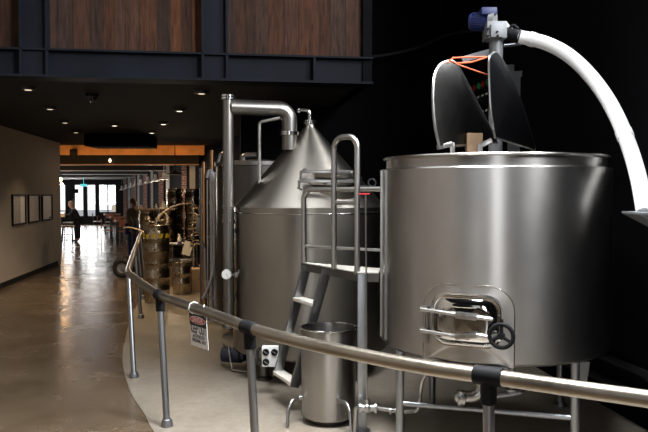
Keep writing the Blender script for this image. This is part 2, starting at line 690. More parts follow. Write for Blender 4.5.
# rear wall behind the camera, solid, carrying the added window lamps
RA, RB = V((lx(-0.2) - 0.2, -0.0, 0)), V((4.5, -9.9, 0))
RD = (RB - RA).normalized()
RN = V((-RD.y, RD.x, 0))                          # into the room
struct('wall_rear', slab((RA.x, RA.y), (RB.x, RB.y), 0, HZ, 0.2, -1), M_DARKW)

# upper facade: steel edge beam, boards above, pilasters
FA = at(-20, 76, 7.29); FA.z = 0
FB = at(372, 84, 7.87); FB.z = 0
FD = (FB - FA).normalized()
FN = V((-FD.y, FD.x, 0))                          # away from the camera
FL = (FB - FA).length
FA2 = FA - FD * 2.2
FT = Matrix((FD, FN, V((0, 0, 1)))).transposed().to_4x4()
FT.translation = FA2
FL2 = FL + 2.2


def fx(px):
    """distance along the facade at photo column px"""
    d = ray(px, 60)
    d.z = 0
    # solve FA2 + FD s = d t
    den = FD.x * d.y - FD.y * d.x
    return (-FA2.x * d.y + FA2.y * d.x) / den


bm = BM()
box(bm, (0, 0.06, 3.15), (FL2, 0.26, HZ))
o = struct('wall_upper', bm, M_PLANK)
o.matrix_world = FT
bm = BM()
box(bm, (0, 0.03, 2.9), (FL2, 0.25, 3.15))
box(bm, (0, -0.06, 3.145), (FL2, 0.06, 3.165))
box(bm, (0, -0.07, 2.875), (FL2, 0.25, 2.9))
o = struct('trim_1', bm, M_STEELB)
o.matrix_world = FT
for i, (a, b) in enumerate(((22, 48), (203, 227))):
    bm = BM()
    sa, sb = fx(a), fx(b)
    box(bm, (sa, -0.01, 2.9), (sb, 0.1, HZ))
    for s in (sa, sb):
        box(bm, (s - 0.012, -0.06, 2.9), (s + 0.012, 0.05, HZ))
    o = struct('trim_%d' % (i + 2), bm, M_STEELB)
    o.matrix_world = FT
bm = BM()
s = fx(314)
box(bm, (s - 0.012, -0.055, 2.9), (s + 0.012, 0.03, 3.147))
o = struct('trim_4', bm, M_STEELB)
o.matrix_world = FT
struct('wall_upper_side', slab((FB.x, FB.y), (FB.x - 0.3, 10.0), 2.9, HZ, 0.1, 1), M_DARKW)
# ceilings
struct('ceiling', plate([(FA2.x - 1.5, FA2.y), (FB.x, FB.y + 0.05), (FB.x - 0.3, 10.1), (-0.9, 10.1), (-1.4, 15), (-10.3, 39.1), (-17.4, 39.1), (-17.0, 17)], CZ, CZ + 0.12), M_CEIL)
struct('ceiling', plate([(-5.4, 10.3), (-4.6, -0.4), (4.6, -10.4), (4.6, 10.3)], HZ, HZ + 0.1), M_DARKW)

# hall: bulkhead, beams
HD = V((-0.3, 1, 0)).normalized()


def beam(n, Y, z0, z1, t, m):
    bm = BM()
    box(bm, (-16.5, Y, z0), (-1.75 - 0.378 * (max(Y, 15.2) - 15) - 0.06, Y + t, z1))
    o = struct('trim_%d' % n, bm, m)
    return o


b0 = beam(5, 18.2, 2.66, 2.9, 0.12, M_OCHRE)
for i, Y in enumerate((18.9, 24.0, 29.0, 34.0, 37.5)):
    beam(6 + i, Y, 2.46, 2.76, 0.3, M_BEAM)
    beam(11 + i, Y, 2.44, 2.459, 0.55, M_OCHRE if i == 0 else M_PALEBAND)  # added boards whose pale colour carries the window-lit lines under the beams

# far wall with the street windows
YF = 38.6


def fxx(px):
    return (px - 324) / F * YF


def fz(py):
    return at(324, py, YF).z


wins = [(52, 66, 217, 184), (73.5, 84, 217, 184), (86.3, 96, 217, 184), (98, 116.5, 213, 184)]
bm = BM()
xs = [(-17.0, fxx(52))]
zt, zb = fz(184), fz(217)
cuts = [(fxx(a), fxx(b), fz(c), fz(d)) for a, b, c, d in wins]
box(bm, (-17, YF, zt), (-10.2, YF + 0.2, CZ))
box(bm, (-17, YF, 0), (-10.2, YF + 0.2, zb))
prev = -17.0
for (a, b, c, d) in cuts:
    box(bm, (prev, YF, zb), (a, YF + 0.2, zt))
    if c > zb + 0.01:
        box(bm, (a, YF, zb), (b, YF + 0.2, c))
    prev = b
box(bm, (prev, YF, zb), (-10.2, YF + 0.2, zt))
struct('wall_far', bm, M_BLACK)
for i, (a, b, c, d) in enumerate(cuts):
    bm = BM()
    f = 0.05
    box(bm, (a, YF + 0.02, c), (a + f, YF + 0.12, d))
    box(bm, (b - f, YF + 0.02, c), (b, YF + 0.12, d))
    box(bm, (a + f, YF + 0.02, c), (b - f, YF + 0.12, c + f))
    box(bm, (a + f, YF + 0.02, d - f), (b - f, YF + 0.12, d))
    if i == 3:
        x = fxx(107.5)
        box(bm, (x - 0.02, YF + 0.03, c + f), (x + 0.02, YF + 0.11, d - f))
    w = struct('window_%d' % (i + 1), bm, M_BLACK)
    bm = BM()
    box(bm, (a + f, YF + 0.06, c + f), (b - f, YF + 0.075, d - f))
    obj('pane', bm, M_GLASS, w)
# street outside
bm = BM()
box(bm, (-40, 38.8, -0.2), (10, 75, -0.05))
struct('floor_street', bm, M_ASPH)
bm = BM()
box(bm, (-15.35, 52, -0.05), (-13.0, 58, 6))
tag(obj('building', bm, M_TANB, None, (-14.2, 52, -0.05)), 'pale tan building across the street beyond the far right window', 'building')

# piers of the hall's right wall
def pier(n, px, wpx, brickmat):
    d = ray(px, 200); d.z = 0
    den = WD.x * d.y - WD.y * d.x
    t = (-WA.x * d.y + WA.y * d.x) / den
    p = WA + WD * t
    w = wpx / F * p.y
    return p, w


PIERS = [(126.5, 5, 0), (129.8, 1.6, 1), (136, 5, 0), (139.2, 2, 1), (147, 6, 0), (152.8, 2.5, 1), (163, 7, 0), (169, 4.5, 1), (186, 7, 0), (194.5, 8, 1)]
for i, (px, w, k) in enumerate(PIERS):
    p, wm = pier(i, px, w, k)
    bm = BM()
    box(bm, (p.x - wm / 2, p.y - 0.12, 0), (p.x + wm / 2, p.y + 0.3, CZ - 0.0))
    struct('trim_%d' % (20 + i), bm, M_PALEBAND if k else M_BRICK)  # pale strips alternate with the brick piers

# ------------------------------------------------------------------ lauter tank (big, right)
TX, TY, TR = 1.197, 5.10, 0.79
TZ0, TZ1, TZ2 = 0.655, 1.865, 1.945


def tp(px, y0=3.0, rad=TR, cx=TX, cy=TY):
    """front point of a round tank at photo column px (plan)"""
    d = ray(px, 193); d.z = 0; d.normalize()
    c = V((cx, cy, 0))
    b = d.dot(c)
    disc = b * b - (c.dot(c) - rad * rad)
    return d * (b - math.sqrt(max(disc, 0)))


tank = thing('mash_tun', 'large open stainless steel tank with oval manway at right', 'tank', (TX, TY, 0))
T0 = Matrix.Translation((TX, TY, 0))
bm = BM()
lathe(bm, [(TR - 0.30, TZ0 - 0.06), (TR - 0.035, TZ0 - 0.012), (TR - 0.012, TZ0), (TR, TZ0 + 0.012), (TR, TZ1 - 0.008), (TR - 0.006, TZ1), (TR - 0.038, TZ1 + 0.004)], 160, T0)
obj('shell', bm, M_TANK, tank)
bm = BM()
ri = TR - 0.035
lathe(bm, [(ri, TZ1 + 0.003), (ri, TZ2 - 0.018), (ri + 0.016, TZ2 - 0.014), (ri + 0.022, TZ2 - 0.006), (ri + 0.016, TZ2 + 0.002),
           (ri - 0.012, TZ2), (ri - 0.02, TZ2 - 0.015), (ri - 0.03, TZ1 + 0.02)], 160, T0, cap=False)
obj('top_rim', bm, M_TANK, tank)
# dished lid plate with the hatch opening ring
bm = BM()
lathe(bm, [(ri - 0.028, TZ1 + 0.03), (0.45, TZ1 + 0.045), (0.43, TZ1 + 0.07), (0.41, TZ1 + 0.045), (0.0, TZ1 + 0.05)], 96, T0)
obj('top_plate', bm, M_DKST, tank)
# side seam plate on the left edge
bm = BM()
d0 = tp(381.5)
for px, w in ((381.2, 0.016), (385.5, 0.006)):
    p = tp(px, rad=TR + 0.004)
    obox(bm, (p.x, p.y, TZ0 + 0.03), (p.x, p.y, TZ1 - 0.005), w, 0.012, up=(p - V((TX, TY, 0))))
obj('seam_strip', bm, M_TUBE, tank)
# legs
legs = [(400, 4.74), (575, 4.42), (432, 5.65), (560, 5.70)]
LEG = []
for i, (px, Y) in enumerate(legs):
    p = at(px, 400, Y)
    LEG.append(V((p.x, p.y, 0)))
    bm = BM()
    rr = (V((p.x, p.y, 0)) - V((TX, TY, 0))).length
    tube(bm, [(p.x, p.y, 0.03), (p.x, p.y, TZ0 + 0.0)], 0.028, 20)
    lathe(bm, [(0.05, 0.006), (0.05, 0.016), (0.03, 0.034)], 20, Matrix.Translation((p.x, p.y, 0)))
    obj('leg', bm, M_POST, tank)
    if i == 1:
        bm = BM()
        q = p + (V((TX, TY, p.z)) - p).normalized() * 0.0
        Tm = Matrix.Translation((p.x + 0.035, p.y, 0))
        prism(bm, [(-0.03, TZ0 + 0.0), (0.055, TZ0 + 0.0), (0.035, TZ0 - 0.16), (-0.015, TZ0 - 0.16)], 0.02,
              Matrix.Translation((p.x + 0.03, p.y + 0.01, 0)) @ Matrix(((1, 0, 0, 0), (0, 0, -1, 0), (0, 1, 0, 0), (0, 0, 0, 1))))
        obj('leg_gusset', bm, M_POST, tank)
bm = BM()
zb1 = at(380, 404, 4.76).z
tube(bm, [(LEG[0].x, LEG[0].y, at(400, 406, 4.74).z + 0.02), (LEG[1].x, LEG[1].y, at(575, 418, 4.42).z)], 0.018, 14)
obj('leg_brace', bm, M_POST, tank)
# manway
def onskin(px, py, off=0.0):
    p = tp(px, rad=TR + off)
    q = at(px, py, p.y)
    return V((p.x, p.y, q.z))


pc = onskin(467, 320)
nrm = (V((pc.x, pc.y, 0)) - V((TX, TY, 0))).normalized()
MX = V((-nrm.y, nrm.x, 0))
if MX.x < 0:
    MX = -MX
MZ = V((0, 0, 1))


def curved(x, z, off):
    """point on the shell: x metres round the curve from the manway centre, z up, off out"""
    a0 = math.atan2(nrm.y, nrm.x) + x / TR
    r = TR + off
    return V((TX + r * math.cos(a0), TY + r * math.sin(a0), pc.z + z))


def rrect(w, h, r, n=8, top=None):
    pts = []
    for cx, cz, a0, rr in ((w - r, h - r, 0, r), (-w + r, h - r, PI / 2, r), (-w + r, -h + r, PI, r), (w - r, -h + r, 1.5 * PI, r)):
        for k in range(n + 1):
            a = a0 + PI / 2 * k / n
            pts.append((cx + rr * math.cos(a), cz + rr * math.sin(a)))
    return pts


def skinplate(poly, o0, o1, sub=0.03):
    """plate lying on the curved shell"""
    bm = BM()
    # dense outline so it follows the curve
    A = [curved(x, z, o0) for x, z in poly]
    B = [curved(x, z, o1) for x, z in poly]
    va = [bm.verts.new(p) for p in A]
    vb = [bm.verts.new(p) for p in B]
    n = len(poly)
    for i in range(n):
        bm.faces.new((va[i], va[(i + 1) % n], vb[(i + 1) % n], vb[i]))
    # front face: strips between matching left/right points
    xs_ = [p[0] for p in poly]
    return bm, va, vb


def bandplate(outer, inner, o0, o1):
    bm = BM()
    n = len(outer)
    ring = []
    for poly, off in ((outer, o0), (outer, o1), (inner, o1), (inner, o0)):
        ring.append([bm.verts.new(curved(x, z, off)) for x, z in poly])
    for a, b in ((0, 1), (1, 2), (2, 3)):
        for i in range(n):
            bm.faces.new((ring[a][i], ring[a][(i + 1) % n], ring[b][(i + 1) % n], ring[b][i]))
    return bm


def arcplate(w, h0, h1, r, n=10):
    """outline with round top corners and square foot"""
    pts = []
    for cx, cz, a0, rr in ((w - r, h1 - r, 0, r), (-w + r, h1 - r, PI / 2, r), (-w + 0.01, h0 + 0.01, PI, 0.01), (w - 0.01, h0 + 0.01, 1.5 * PI, 0.01)):
        for k in range(n + 1):
            a = a0 + PI / 2 * k / n
            pts.append((cx + rr * math.cos(a), cz + rr * math.sin(a)))
    return pts


KM = pc.y / F                                     # metres per photo pixel here
MO = arcplate(47 * KM, -45 * KM, 35 * KM, 26 * KM)
MI = rrect(35.5 * KM, 26.5 * KM, 17 * KM, 10)
obj('reinforcing_plate', bandplate(MO, MI, 0.0005, 0.008), M_TANK, tank)
NO = rrect(36 * KM, 27 * KM, 17.5 * KM, 10)
NI = rrect(33.5 * KM, 24.5 * KM, 15.5 * KM, 10)
obj('manway_neck', bandplate(NO, NI, -0.004, 0.03), M_POL, tank)
# raised weld bead round the plate
bm = BM()
tube(bm, [curved(x, z, 0.006) for x, z in MO], 0.004, 8, closed=True)
obj('weld_bead', bm, M_POL, tank)


def domed(w, h, r, off, rise, m, name, rings=7, flat=0.62):
    bm = BM()
    prev = None
    base = rrect(w, h, r, 10)
    n = len(base)
    for k in range(rings + 1):
        f = 1 - k / rings * flat
        t = k / rings
        oo = off + rise * math.sin(min(1, t * 1.4) * PI / 2)
        ringv = [bm.verts.new(curved(x * f, z * f, oo)) for x, z in base]
        if prev:
            for i in range(n):
                bm.faces.new((prev[i], prev[(i + 1) % n], ringv[(i + 1) % n], ringv[i]))
        prev = ringv
    c = bm.verts.new(curved(0, 0, off + rise * 1.02))
    for i in range(n):
        bm.faces.new((prev[i], prev[(i + 1) % n], c))
    return obj(name, bm, m, tank, sharp=50)


M_MIRROR = steel('mirror_steel', (0.55, 0.54, 0.52), 0.07, (4, 4, 4), 0.02, 0.0, 0.05)
door = domed(33 * KM, 24 * KM, 15 * KM, 0.012, 0.032, M_MIRROR, 'manway_door', flat=0.55)
bm = BM()
tube(bm, [curved(x, z, 0.022) for x, z in rrect(33 * KM, 24 * KM, 15 * KM, 10)], 0.011, 10, closed=True)
obj('door_rim', bm, M_POL, door)
lab = BM()
box(lab, (-0.02, -0.001, -0.008), (0.02, 0.001, 0.008), Matrix.Translation(curved(2 * KM, -17 * KM, 0.048)) @ Matrix.Rotation(math.atan2(MX.y, MX.x), 4, 'Z'))
obj('red_label', lab, M_REDPL, door)['label'] = 'small red label'
# hinge post and clamp bars
bm = BM()
tube(bm, [curved(-43 * KM, -27 * KM, 0.03), curved(-43 * KM, 10 * KM, 0.03)], 0.009, 12)
for z in (8, -14):
    c = curved(-43 * KM, z * KM, 0.035)
    box(bm, (-0.022, -0.02, -0.018), (0.022, 0.02, 0.018), Matrix.Translation(c) @ Matrix.Rotation(math.atan2(MX.y, MX.x), 4, 'Z'), 0.004)
obj('hinge_post', bm, M_TUBE, tank)
for z0, z1, xe in ((8, 3.5, 26), (-14, -14, 24)):
    bm = BM()
    P = [curved(-45 * KM, z0 * KM, 0.055), curved(-6 * KM, z0 * KM - 0.01, 0.06), curved(10 * KM, z1 * KM + 0.01, 0.06), curved(xe * KM, z1 * KM, 0.06)]
    tube(bm, P, 0.0115, 12)
    a, b = curved(-8 * KM, z0 * KM - 0.012, 0.06), curved(12 * KM, z1 * KM + 0.008, 0.06)
    obox(bm, a, b, 0.03, 0.036, bev=0.005)
    c = curved(2 * KM, (z0 + z1) / 2 * KM, 0.06)
    cyl(bm, c - nrm * 0.03, c + nrm * 0.03, 0.011, 12)
    obj('clamp_bar', bm, M_TUBE, tank)
wc = curved(33.5 * KM, -11.5 * KM, 0.085)
WT = axis(wc, nrm)
bm = BM()
torus(bm, WT, 13 * KM * 0.88, 0.0125, 40, 12)
for k in range(3):
    a = 2 * PI * k / 3 + 0.5
    tube(bm, [WT @ V((0, 0, 0)), WT @ V((13 * KM * 0.86 * math.cos(a), 13 * KM * 0.86 * math.sin(a), 0))], [0.012, 0.008], 10)
cyl(bm, WT @ V((0, 0, -0.02)), WT @ V((0, 0, 0.018)), 0.02, 16)
obj('hand_wheel', bm, M_BLACK, tank)
bm = BM()
cyl(bm, curved(33.5 * KM, -11.5 * KM, 0.0), WT @ V((0, 0, -0.021)), 0.009, 12)
obox(bm, curved(24 * KM, -14 * KM, 0.055), curved(34 * KM, -12 * KM, 0.055), 0.018, 0.03)
obj('wheel_spindle', bm, M_TUBE, tank)
# drain chute under the manway and bottom outlet pipe
bm = BM()
cA = curved(-40 * KM, -45 * KM, 0.03)
obox(bm, curved(-46 * KM, -46 * KM, 0.012), curved(42 * KM, -46 * KM, 0.012), 0.05, 0.012)
obj('drip_ledge', bm, M_TUBE, tank)
bm = BM()
pa = at(479, 370, 4.55)
q_ = at(481, 392, 4.5)
pth = [V((q_.x, q_.y, TZ0 - 0.02)), V((q_.x, q_.y, q_.z - 0.03)), at(459, 397, 4.5)]
tube(bm, pth, 0.036, 18, bend=0.08, nb=10)
sphere(bm, at(461, 397, 4.5), 0.047)
for i, (px, r) in enumerate(((461, 0.047), (457, 0.05))):
    c = at(px, 398, 4.5)
    cyl(bm, c, c + V((0.018, 0, 0)), r, 20)
obj('outlet_pipe', bm, M_TUBE, tank)
bm = BM()
p = at(512, 372, 4.5)
tube(bm, [(p.x, p.y, TZ0 - 0.03), (p.x, p.y, TZ0 - 0.19)], 0.017, 12)
lathe(bm, [(0.04, TZ0 - 0.2), (0.04, TZ0 - 0.188)], 16, Matrix.Translation((p.x, p.y, 0)))
tube(bm, [at(495, 396, 4.55), at(520, 392, 4.55), at(528, 388, 4.6)], 0.02, 12, bend=0.03)
obj('drain_stub', bm, M_POST, tank)

# folding half lids on the tank, standing open
def lid(pts, A, B, up, thick, name, m, rimr):
    """pts: photo pixels unprojected onto the upright plane through A,B leaning along up"""
    A, B = V(A), V(B)
    x = (B - A).normalized()
    n = x.cross(V(up)).normalized()
    out = []
    for px, py in pts:
        d = ray(px, py)
        t = (A - V((0, 0, EYE))).dot(n) / d.dot(n)
        out.append(V((0, 0, EYE)) + d * t)
    bm = BM()
    # plate slightly dished: two skins
    c = sum(out, V()) / len(out)
    fr = [bm.verts.new(p) for p in out]
    bk = [bm.verts.new(p + n * thick) for p in out]
    k = len(out)
    inner = [bm.verts.new(c + (p - c) * 0.6 + n * 0.03) for p in out]
    inner2 = [bm.verts.new(c + (p - c) * 0.6 + n * (0.03 + thick)) for p in out]
    cf = bm.verts.new(c + n * 0.04)
    cb = bm.verts.new(c + n * (0.04 + thick))
    for i in range(k):
        j = (i + 1) % k
        bm.faces.new((fr[i], fr[j], bk[j], bk[i]))
        bm.faces.new((fr[j], fr[i], inner[i], inner[j]))
        bm.faces.new((inner[j], inner[i], cf))
        bm.faces.new((bk[i], bk[j], inner2[j], inner2[i]))
        bm.faces.new((inner2[i], inner2[j], cb))
    o_ = obj(name, bm, m, tank, sharp=40)
    bm = BM()
    tube(bm, [p + n * thick * 0.5 for p in out], rimr, 8, closed=True)
    obj('lid_rim', bm, M_TUBE, o_)
    return o_, out


def smooth_poly(ctrl, n=5):
    """Catmull-Rom through photo points, open"""
    out = []
    P = [ctrl[0]] + list(ctrl) + [ctrl[-1]]
    for i in range(1, len(P) - 2):
        for k in range(n):
            t = k / n
            q = []
            for a in range(2):
                p0, p1, p2, p3 = P[i - 1][a], P[i][a], P[i + 1][a], P[i + 2][a]
                q.append(0.5 * ((2 * p1) + (-p0 + p2) * t + (2 * p0 - 5 * p1 + 4 * p2 - p3) * t * t + (-p0 + 3 * p1 - 3 * p2 + p3) * t ** 3))
            out.append(tuple(q))
    out.append(tuple(ctrl[-1]))
    return out


lp = smooth_poly([(438.5, 147), (434, 125), (432, 100), (433, 80), (438, 66), (447, 61.5), (454, 63), (463, 77), (476, 103), (489, 128), (496, 143)])
A = at(436, 150, 4.75); B = at(494, 150, 5.35)
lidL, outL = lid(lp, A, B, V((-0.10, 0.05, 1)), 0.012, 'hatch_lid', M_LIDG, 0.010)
rp = smooth_poly([(494, 137.5), (490, 110), (488.5, 85), (488, 62), (490, 55), (496, 53), (503, 63), (513, 83), (522, 107), (529, 130), (534, 150)])
A = at(494, 150, 4.85); B = at(534, 150, 5.5)
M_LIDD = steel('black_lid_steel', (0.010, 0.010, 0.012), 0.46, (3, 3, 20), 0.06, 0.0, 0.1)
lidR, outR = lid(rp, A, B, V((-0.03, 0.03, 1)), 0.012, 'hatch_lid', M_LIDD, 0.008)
for (a, b, c) in (((437, 147.5), (452, 144), (453, 151)), ((492, 140), (480, 146), (480, 152))):
    bm = BM()
    Y = 4.8
    p, q, r = at(*a, Y), at(*b, Y + 0.02), at(*c, Y + 0.02)
    obox(bm, p, q, 0.02, 0.032, bev=0.003)
    obox(bm, q + V((0, 0, 0.01)), V((r.x, r.y, TZ1 + 0.05)), 0.03, 0.02, bev=0.003)
    obj('hinge_bracket', bm, M_TUBE, tank)
bm = BM()
p = at(475, 142, 5.0)
box(bm, (p.x - 0.055, p.y, TZ1 + 0.045), (p.x + 0.055, p.y + 0.07, at(475, 133, 5.0).z), None, 0.006)
tag(obj('wood_block', bm, M_WOOD, None, (p.x, p.y, TZ1 + 0.045)), 'small wooden block standing between the open lids of the big tank', 'block')
# orange cord
bm = BM()
c0 = outL[25] if len(outL) > 25 else outL[0]
p0 = at(450, 61, 4.86); p1 = at(488, 57, 4.86); p2 = at(488, 62, 4.86); p3 = at(488, 75, 4.88)
tube(bm, [at(447, 63, 4.83), at(453, 58, 4.84), at(470, 57, 4.84), p1], 0.006, 8)
tube(bm, [at(449, 60, 4.83), at(456, 63.5, 4.84), at(472, 62, 4.84), p1], 0.006, 8)
tube(bm, [at(452, 62, 4.84), at(462, 66, 4.84), p3], 0.005, 8)
tag(obj('tie_cord', bm, M_ORANGE, None, at(450, 61, 4.83)), 'orange elastic cord tying the two open tank lids together', 'cord')

# ------------------------------------------------------------------ auger head, hose, hopper
YA = 5.62
ag = at(496, 60, YA)
auger = thing('grain_auger', 'grey grain auger head with blue motor above the big tank', 'auger', (ag.x, ag.y, TZ1))
bm = BM()
tube(bm, [(ag.x, ag.y, TZ1 + 0.055), at(496, 40, YA)], 0.053, 24)
obj('spout', bm, M_MOTOR, auger)
bm = BM()
a0, a1 = at(485, 40, YA - 0.02), at(505, 23, YA - 0.02)
box(bm, (a0.x, YA - 0.09, a0.z), (a1.x, YA + 0.09, a1.z), None, 0.008)
a0, a1 = at(491, 37, YA - 0.12), at(503, 24, YA - 0.12)
box(bm, (a0.x, YA - 0.12, a0.z), (a1.x, YA - 0.092, a1.z), None, 0.004)
gb = obj('gearbox', bm, M_MOTOR, auger)
for dx, dz in ((497, 32), (497.5, 36), (488, 29), (488, 36)):
    b2 = BM()
    p = at(dx, dz, YA - 0.12 if dx > 490 else YA - 0.091)
    cyl(b2, p + V((0, 0.004, 0)), p + V((0, -0.012, 0)), 0.009, 8)
    obj('bolt', b2, M_BLACK, gb)
bm = BM()
mc = at(491, 22, YA + 0.02)
MD = V((-0.75, 0.35, 0.10)).normalized()
MT = axis(mc, MD)
lathe(bm, [(0.085, -0.03), (0.085, 0.012), (0.05, 0.016)], 32, MT)
obj('motor_flange', bm, M_MOTOR, auger)
bm = BM()
lathe(bm, [(0.062, 0.016), (0.064, 0.03), (0.064, 0.15), (0.058, 0.165), (0.03, 0.17)], 28, MT)
for k in range(24):
    a = 2 * PI * k / 24
    p = MT @ V((0.066 * math.cos(a), 0.066 * math.sin(a), 0.035)); q = MT @ V((0.066 * math.cos(a), 0.066 * math.sin(a), 0.145))
    obox(bm, p, q, 0.004, 0.012, up=(p - MT.translation) - MD * (p - MT.translation).dot(MD))
mo = obj('motor', bm, M_BLUE, auger)
bm = BM()
c = at(488, 12.5, YA)
box(bm, (c.x - 0.06, c.y - 0.05, c.z - 0.025), (c.x + 0.06, c.y + 0.05, c.z + 0.03), None, 0.008)
obj('terminal_box', bm, M_BLUE, mo)
bm = BM()
c0, c1 = at(505, 33, YA), at(520.5, 37, YA - 0.02)
cyl(bm, c0, c1, 0.048, 24)
for px in (508, 513, 518):
    f = (px - 505) / 15.5
    p = c0.lerp(c1, f)
    cyl(bm, p, p + (c1 - c0).normalized() * 0.012, 0.056, 24)
c = at(514, 25, YA)
tube(bm, [at(508, 31, YA - 0.03), at(513, 24, YA - 0.04), at(518, 29, YA - 0.04)], 0.011, 8, bend=0.02)
obj('coupling', bm, M_BLACK, auger)
bm = BM()
p, q = at(503, 46, YA + 0.03), at(522, 44, YA + 0.03)
obox(bm, p, q, 0.10, 0.008)
p, q = at(504, 24, YA + 0.06), at(524, 27, YA + 0.06)
obox(bm, p, at(522, 43, YA + 0.06), 0.006, 0.05)
obj('bracket', bm, M_GALV, auger)

hp = [(519.5, 37, 5.60), (530, 39, 5.56), (545, 43, 5.48), (562, 51, 5.38), (578, 63, 5.27), (593, 79, 5.14), (606, 97, 5.0), (617, 117, 4.87), (626, 138, 4.76), (633, 158, 4.67), (639, 180, 4.52), (643.5, 203, 4.40), (645, 212, 4.36)]
HP = [at(*p) for p in hp]


def catmull(P, n=6):
    out = []
    Q = [P[0] * 2 - P[1]] + P + [P[-1] * 2 - P[-2]]
    for i in range(1, len(Q) - 2):
        for k in range(n):
            t = k / n
            p0, p1, p2, p3 = Q[i - 1], Q[i], Q[i + 1], Q[i + 2]
            out.append(0.5 * ((2 * p1) + (p2 - p0) * t + (2 * p0 - 5 * p1 + 4 * p2 - p3) * t * t + (3 * p1 - p0 - 3 * p2 + p3) * t ** 3))
    out.append(P[-1])
    return out


HC = catmull(HP)
hose = thing('grain_hose', 'thick white flexible hose arching from the auger to the hopper', 'hose', HP[-1])
bm = BM()
tube(bm, HC, 0.051, 24)
obj('hose_tube', bm, M_HOSE, hose)
for (i, j) in ((6, 9), (46, 49)):
    bm = BM()
    tube(bm, HC[i:j], 0.0555, 24)
    obj('hose_cuff', bm, M_HOSE, hose)
# hopper
hz = at(633, 214, 4.27).z
hx0 = at(618.5, 214, 4.45).x
hopper = thing('grain_hopper', 'grey steel hopper tray at the right edge under the white hose', 'hopper', (hx0 + 0.2, 4.30, 0))
bm = BM()
hw = 0.36
pl = [(hx0, 4.15), (hx0 + hw, 4.15), (hx0 + hw, 4.45), (hx0 + 0.02, 4.45)]
A = [bm.verts.new((x, y, hz)) for x, y in pl]
B = [bm.verts.new((x, y, hz + 0.012)) for x, y in pl]
cx = sum(p[0] for p in pl) / 4
Cc = [bm.verts.new((cx + (x - cx) * 0.35 + 0.05, 4.30 + (y - 4.30) * 0.35, hz - 0.10)) for x, y in pl]
bm.faces.new(B)
for i in range(4):
    j = (i + 1) % 4
    bm.faces.new((A[i], A[j], B[j], B[i]))
    bm.faces.new((A[j], A[i], Cc[i], Cc[j]))
bm.faces.new(Cc)
obj('tray', bm, M_GALV, hopper, sharp=20)
bm = BM()
tube(bm, [(cx + 0.05, 4.30, hz - 0.09), (cx + 0.05, 4.30, 0.04)], 0.04, 16)
lathe(bm, [(0.12, 0.006), (0.12, 0.03), (0.05, 0.05)], 24, Matrix.Translation((cx + 0.05, 4.30, 0)))
obj('stand', bm, M_BLACK, hopper)

# strut frame on the wall behind the lids
st = V((rx(7.5) - 0.04, 7.5, 0))
zs0, zs1 = at(515, 150, 7.5).z - 0.2, at(515, 72, 7.5).z
strut = thing('wall_strut', 'grey steel strut plate on the black wall behind the open lids', 'strut', (st.x, st.y, zs0))
bm = BM()
x0, x1 = at(508, 100, 7.45).x, at(522, 100, 7.45).x
box(bm, (x0, 7.44, zs0), (x1, 7.47, zs1))
obj('plate', bm, M_GALV, strut)
for lo, hi in (((x1 - 0.02, 7.40, zs1 - 0.06), (x1 + 0.04, 7.47, zs1)), ((x0 - 0.1, 7.41, zs1 + 0.0), (x0 + 0.05, 7.46, zs1 + 0.06)), ((x0 + 0.02, 7.47, zs1 - 0.3), (rx(7.55), 7.55, zs1 - 0.22))):
    bm = BM()
    box(bm, lo, hi)
    obj('bracket', bm, M_GALV, strut)
bm = BM()
p = at(450, 52, 7.42); q = at(486, 42, 7.42)
obox(bm, at(462, 60, 7.42), at(497, 50, 7.42), 0.05, 0.06)
obj('arm', bm, M_GALV, strut)

# control panel
YP0, YP1 = 8.75, 7.85
def cpt(u, z, off=0.0):
    Y = YP0 + (YP1 - YP0) * u
    return V((rx(Y) - 0.16 - off, Y, z))


zc0, zc1 = 2.30, 3.02
cp = thing('control_panel', 'black control panel with red and green buttons behind the lids', 'control panel', (rx(8.3), 8.3, zc0))
bm = BM()
for off0, off1 in ((-0.16, 0.0),):
    v = []
    for z in (zc0, zc1):
        for u, off in ((0, off0), (1, off0), (1, off1), (0, off1)):
            v.append(bm.verts.new(cpt(u, z, off)))
    for f in ((0, 1, 2, 3), (7, 6, 5, 4), (0, 4, 5, 1), (1, 5, 6, 2), (2, 6, 7, 3), (3, 7, 4, 0)):
        bm.faces.new([v[i] for i in f])
obj('cabinet', bm, M_BLACK, cp)
nn = V((-1, -0.132, 0)).normalized()
zrow = 2.91
for i in range(5):
    c = cpt(0.30 + 0.16 * i, zrow)
    bm = BM()
    lathe(bm, [(0.035, 0), (0.035, 0.02), (0.02, 0.026), (0, 0.027)], 16, axis(c, nn))
    obj('button', bm, (M_GREENPL, M_REDPL)[i % 2], cp)
for r_, z in enumerate((2.79, 2.61)):
    for i in range(5):
        c = cpt(0.28 + 0.15 * i, z)
        bm = BM()
        box(bm, (-0.035, -0.004, -0.011), (0.035, 0.004, 0.011), Matrix.Translation(c) @ Matrix.Rotation(math.atan2(1, -0.132), 4, 'Z'))
        obj('label_plate', bm, M_SIGNW, cp)
        bm = BM()
        lathe(bm, [(0.02, 0), (0.02, 0.018), (0.012, 0.03)], 12, axis(cpt(0.28 + 0.15 * i, z - 0.05), nn))
        obj('knob', bm, M_BLKIRON, cp)
bm = BM()
lathe(bm, [(0.022, 0), (0.022, 0.014), (0, 0.02)], 14, axis(cpt(0.55, 2.45), nn))
obj('pilot_light', bm, M_BLUELED, cp)
bm = BM()
box(bm, (-0.1, -0.004, -0.02), (0.1, 0.004, 0.02), Matrix.Translation(cpt(0.78, 2.46)) @ Matrix.Rotation(math.atan2(1, -0.132), 4, 'Z'))
obj('label_plate', bm, M_SIGNW, cp)

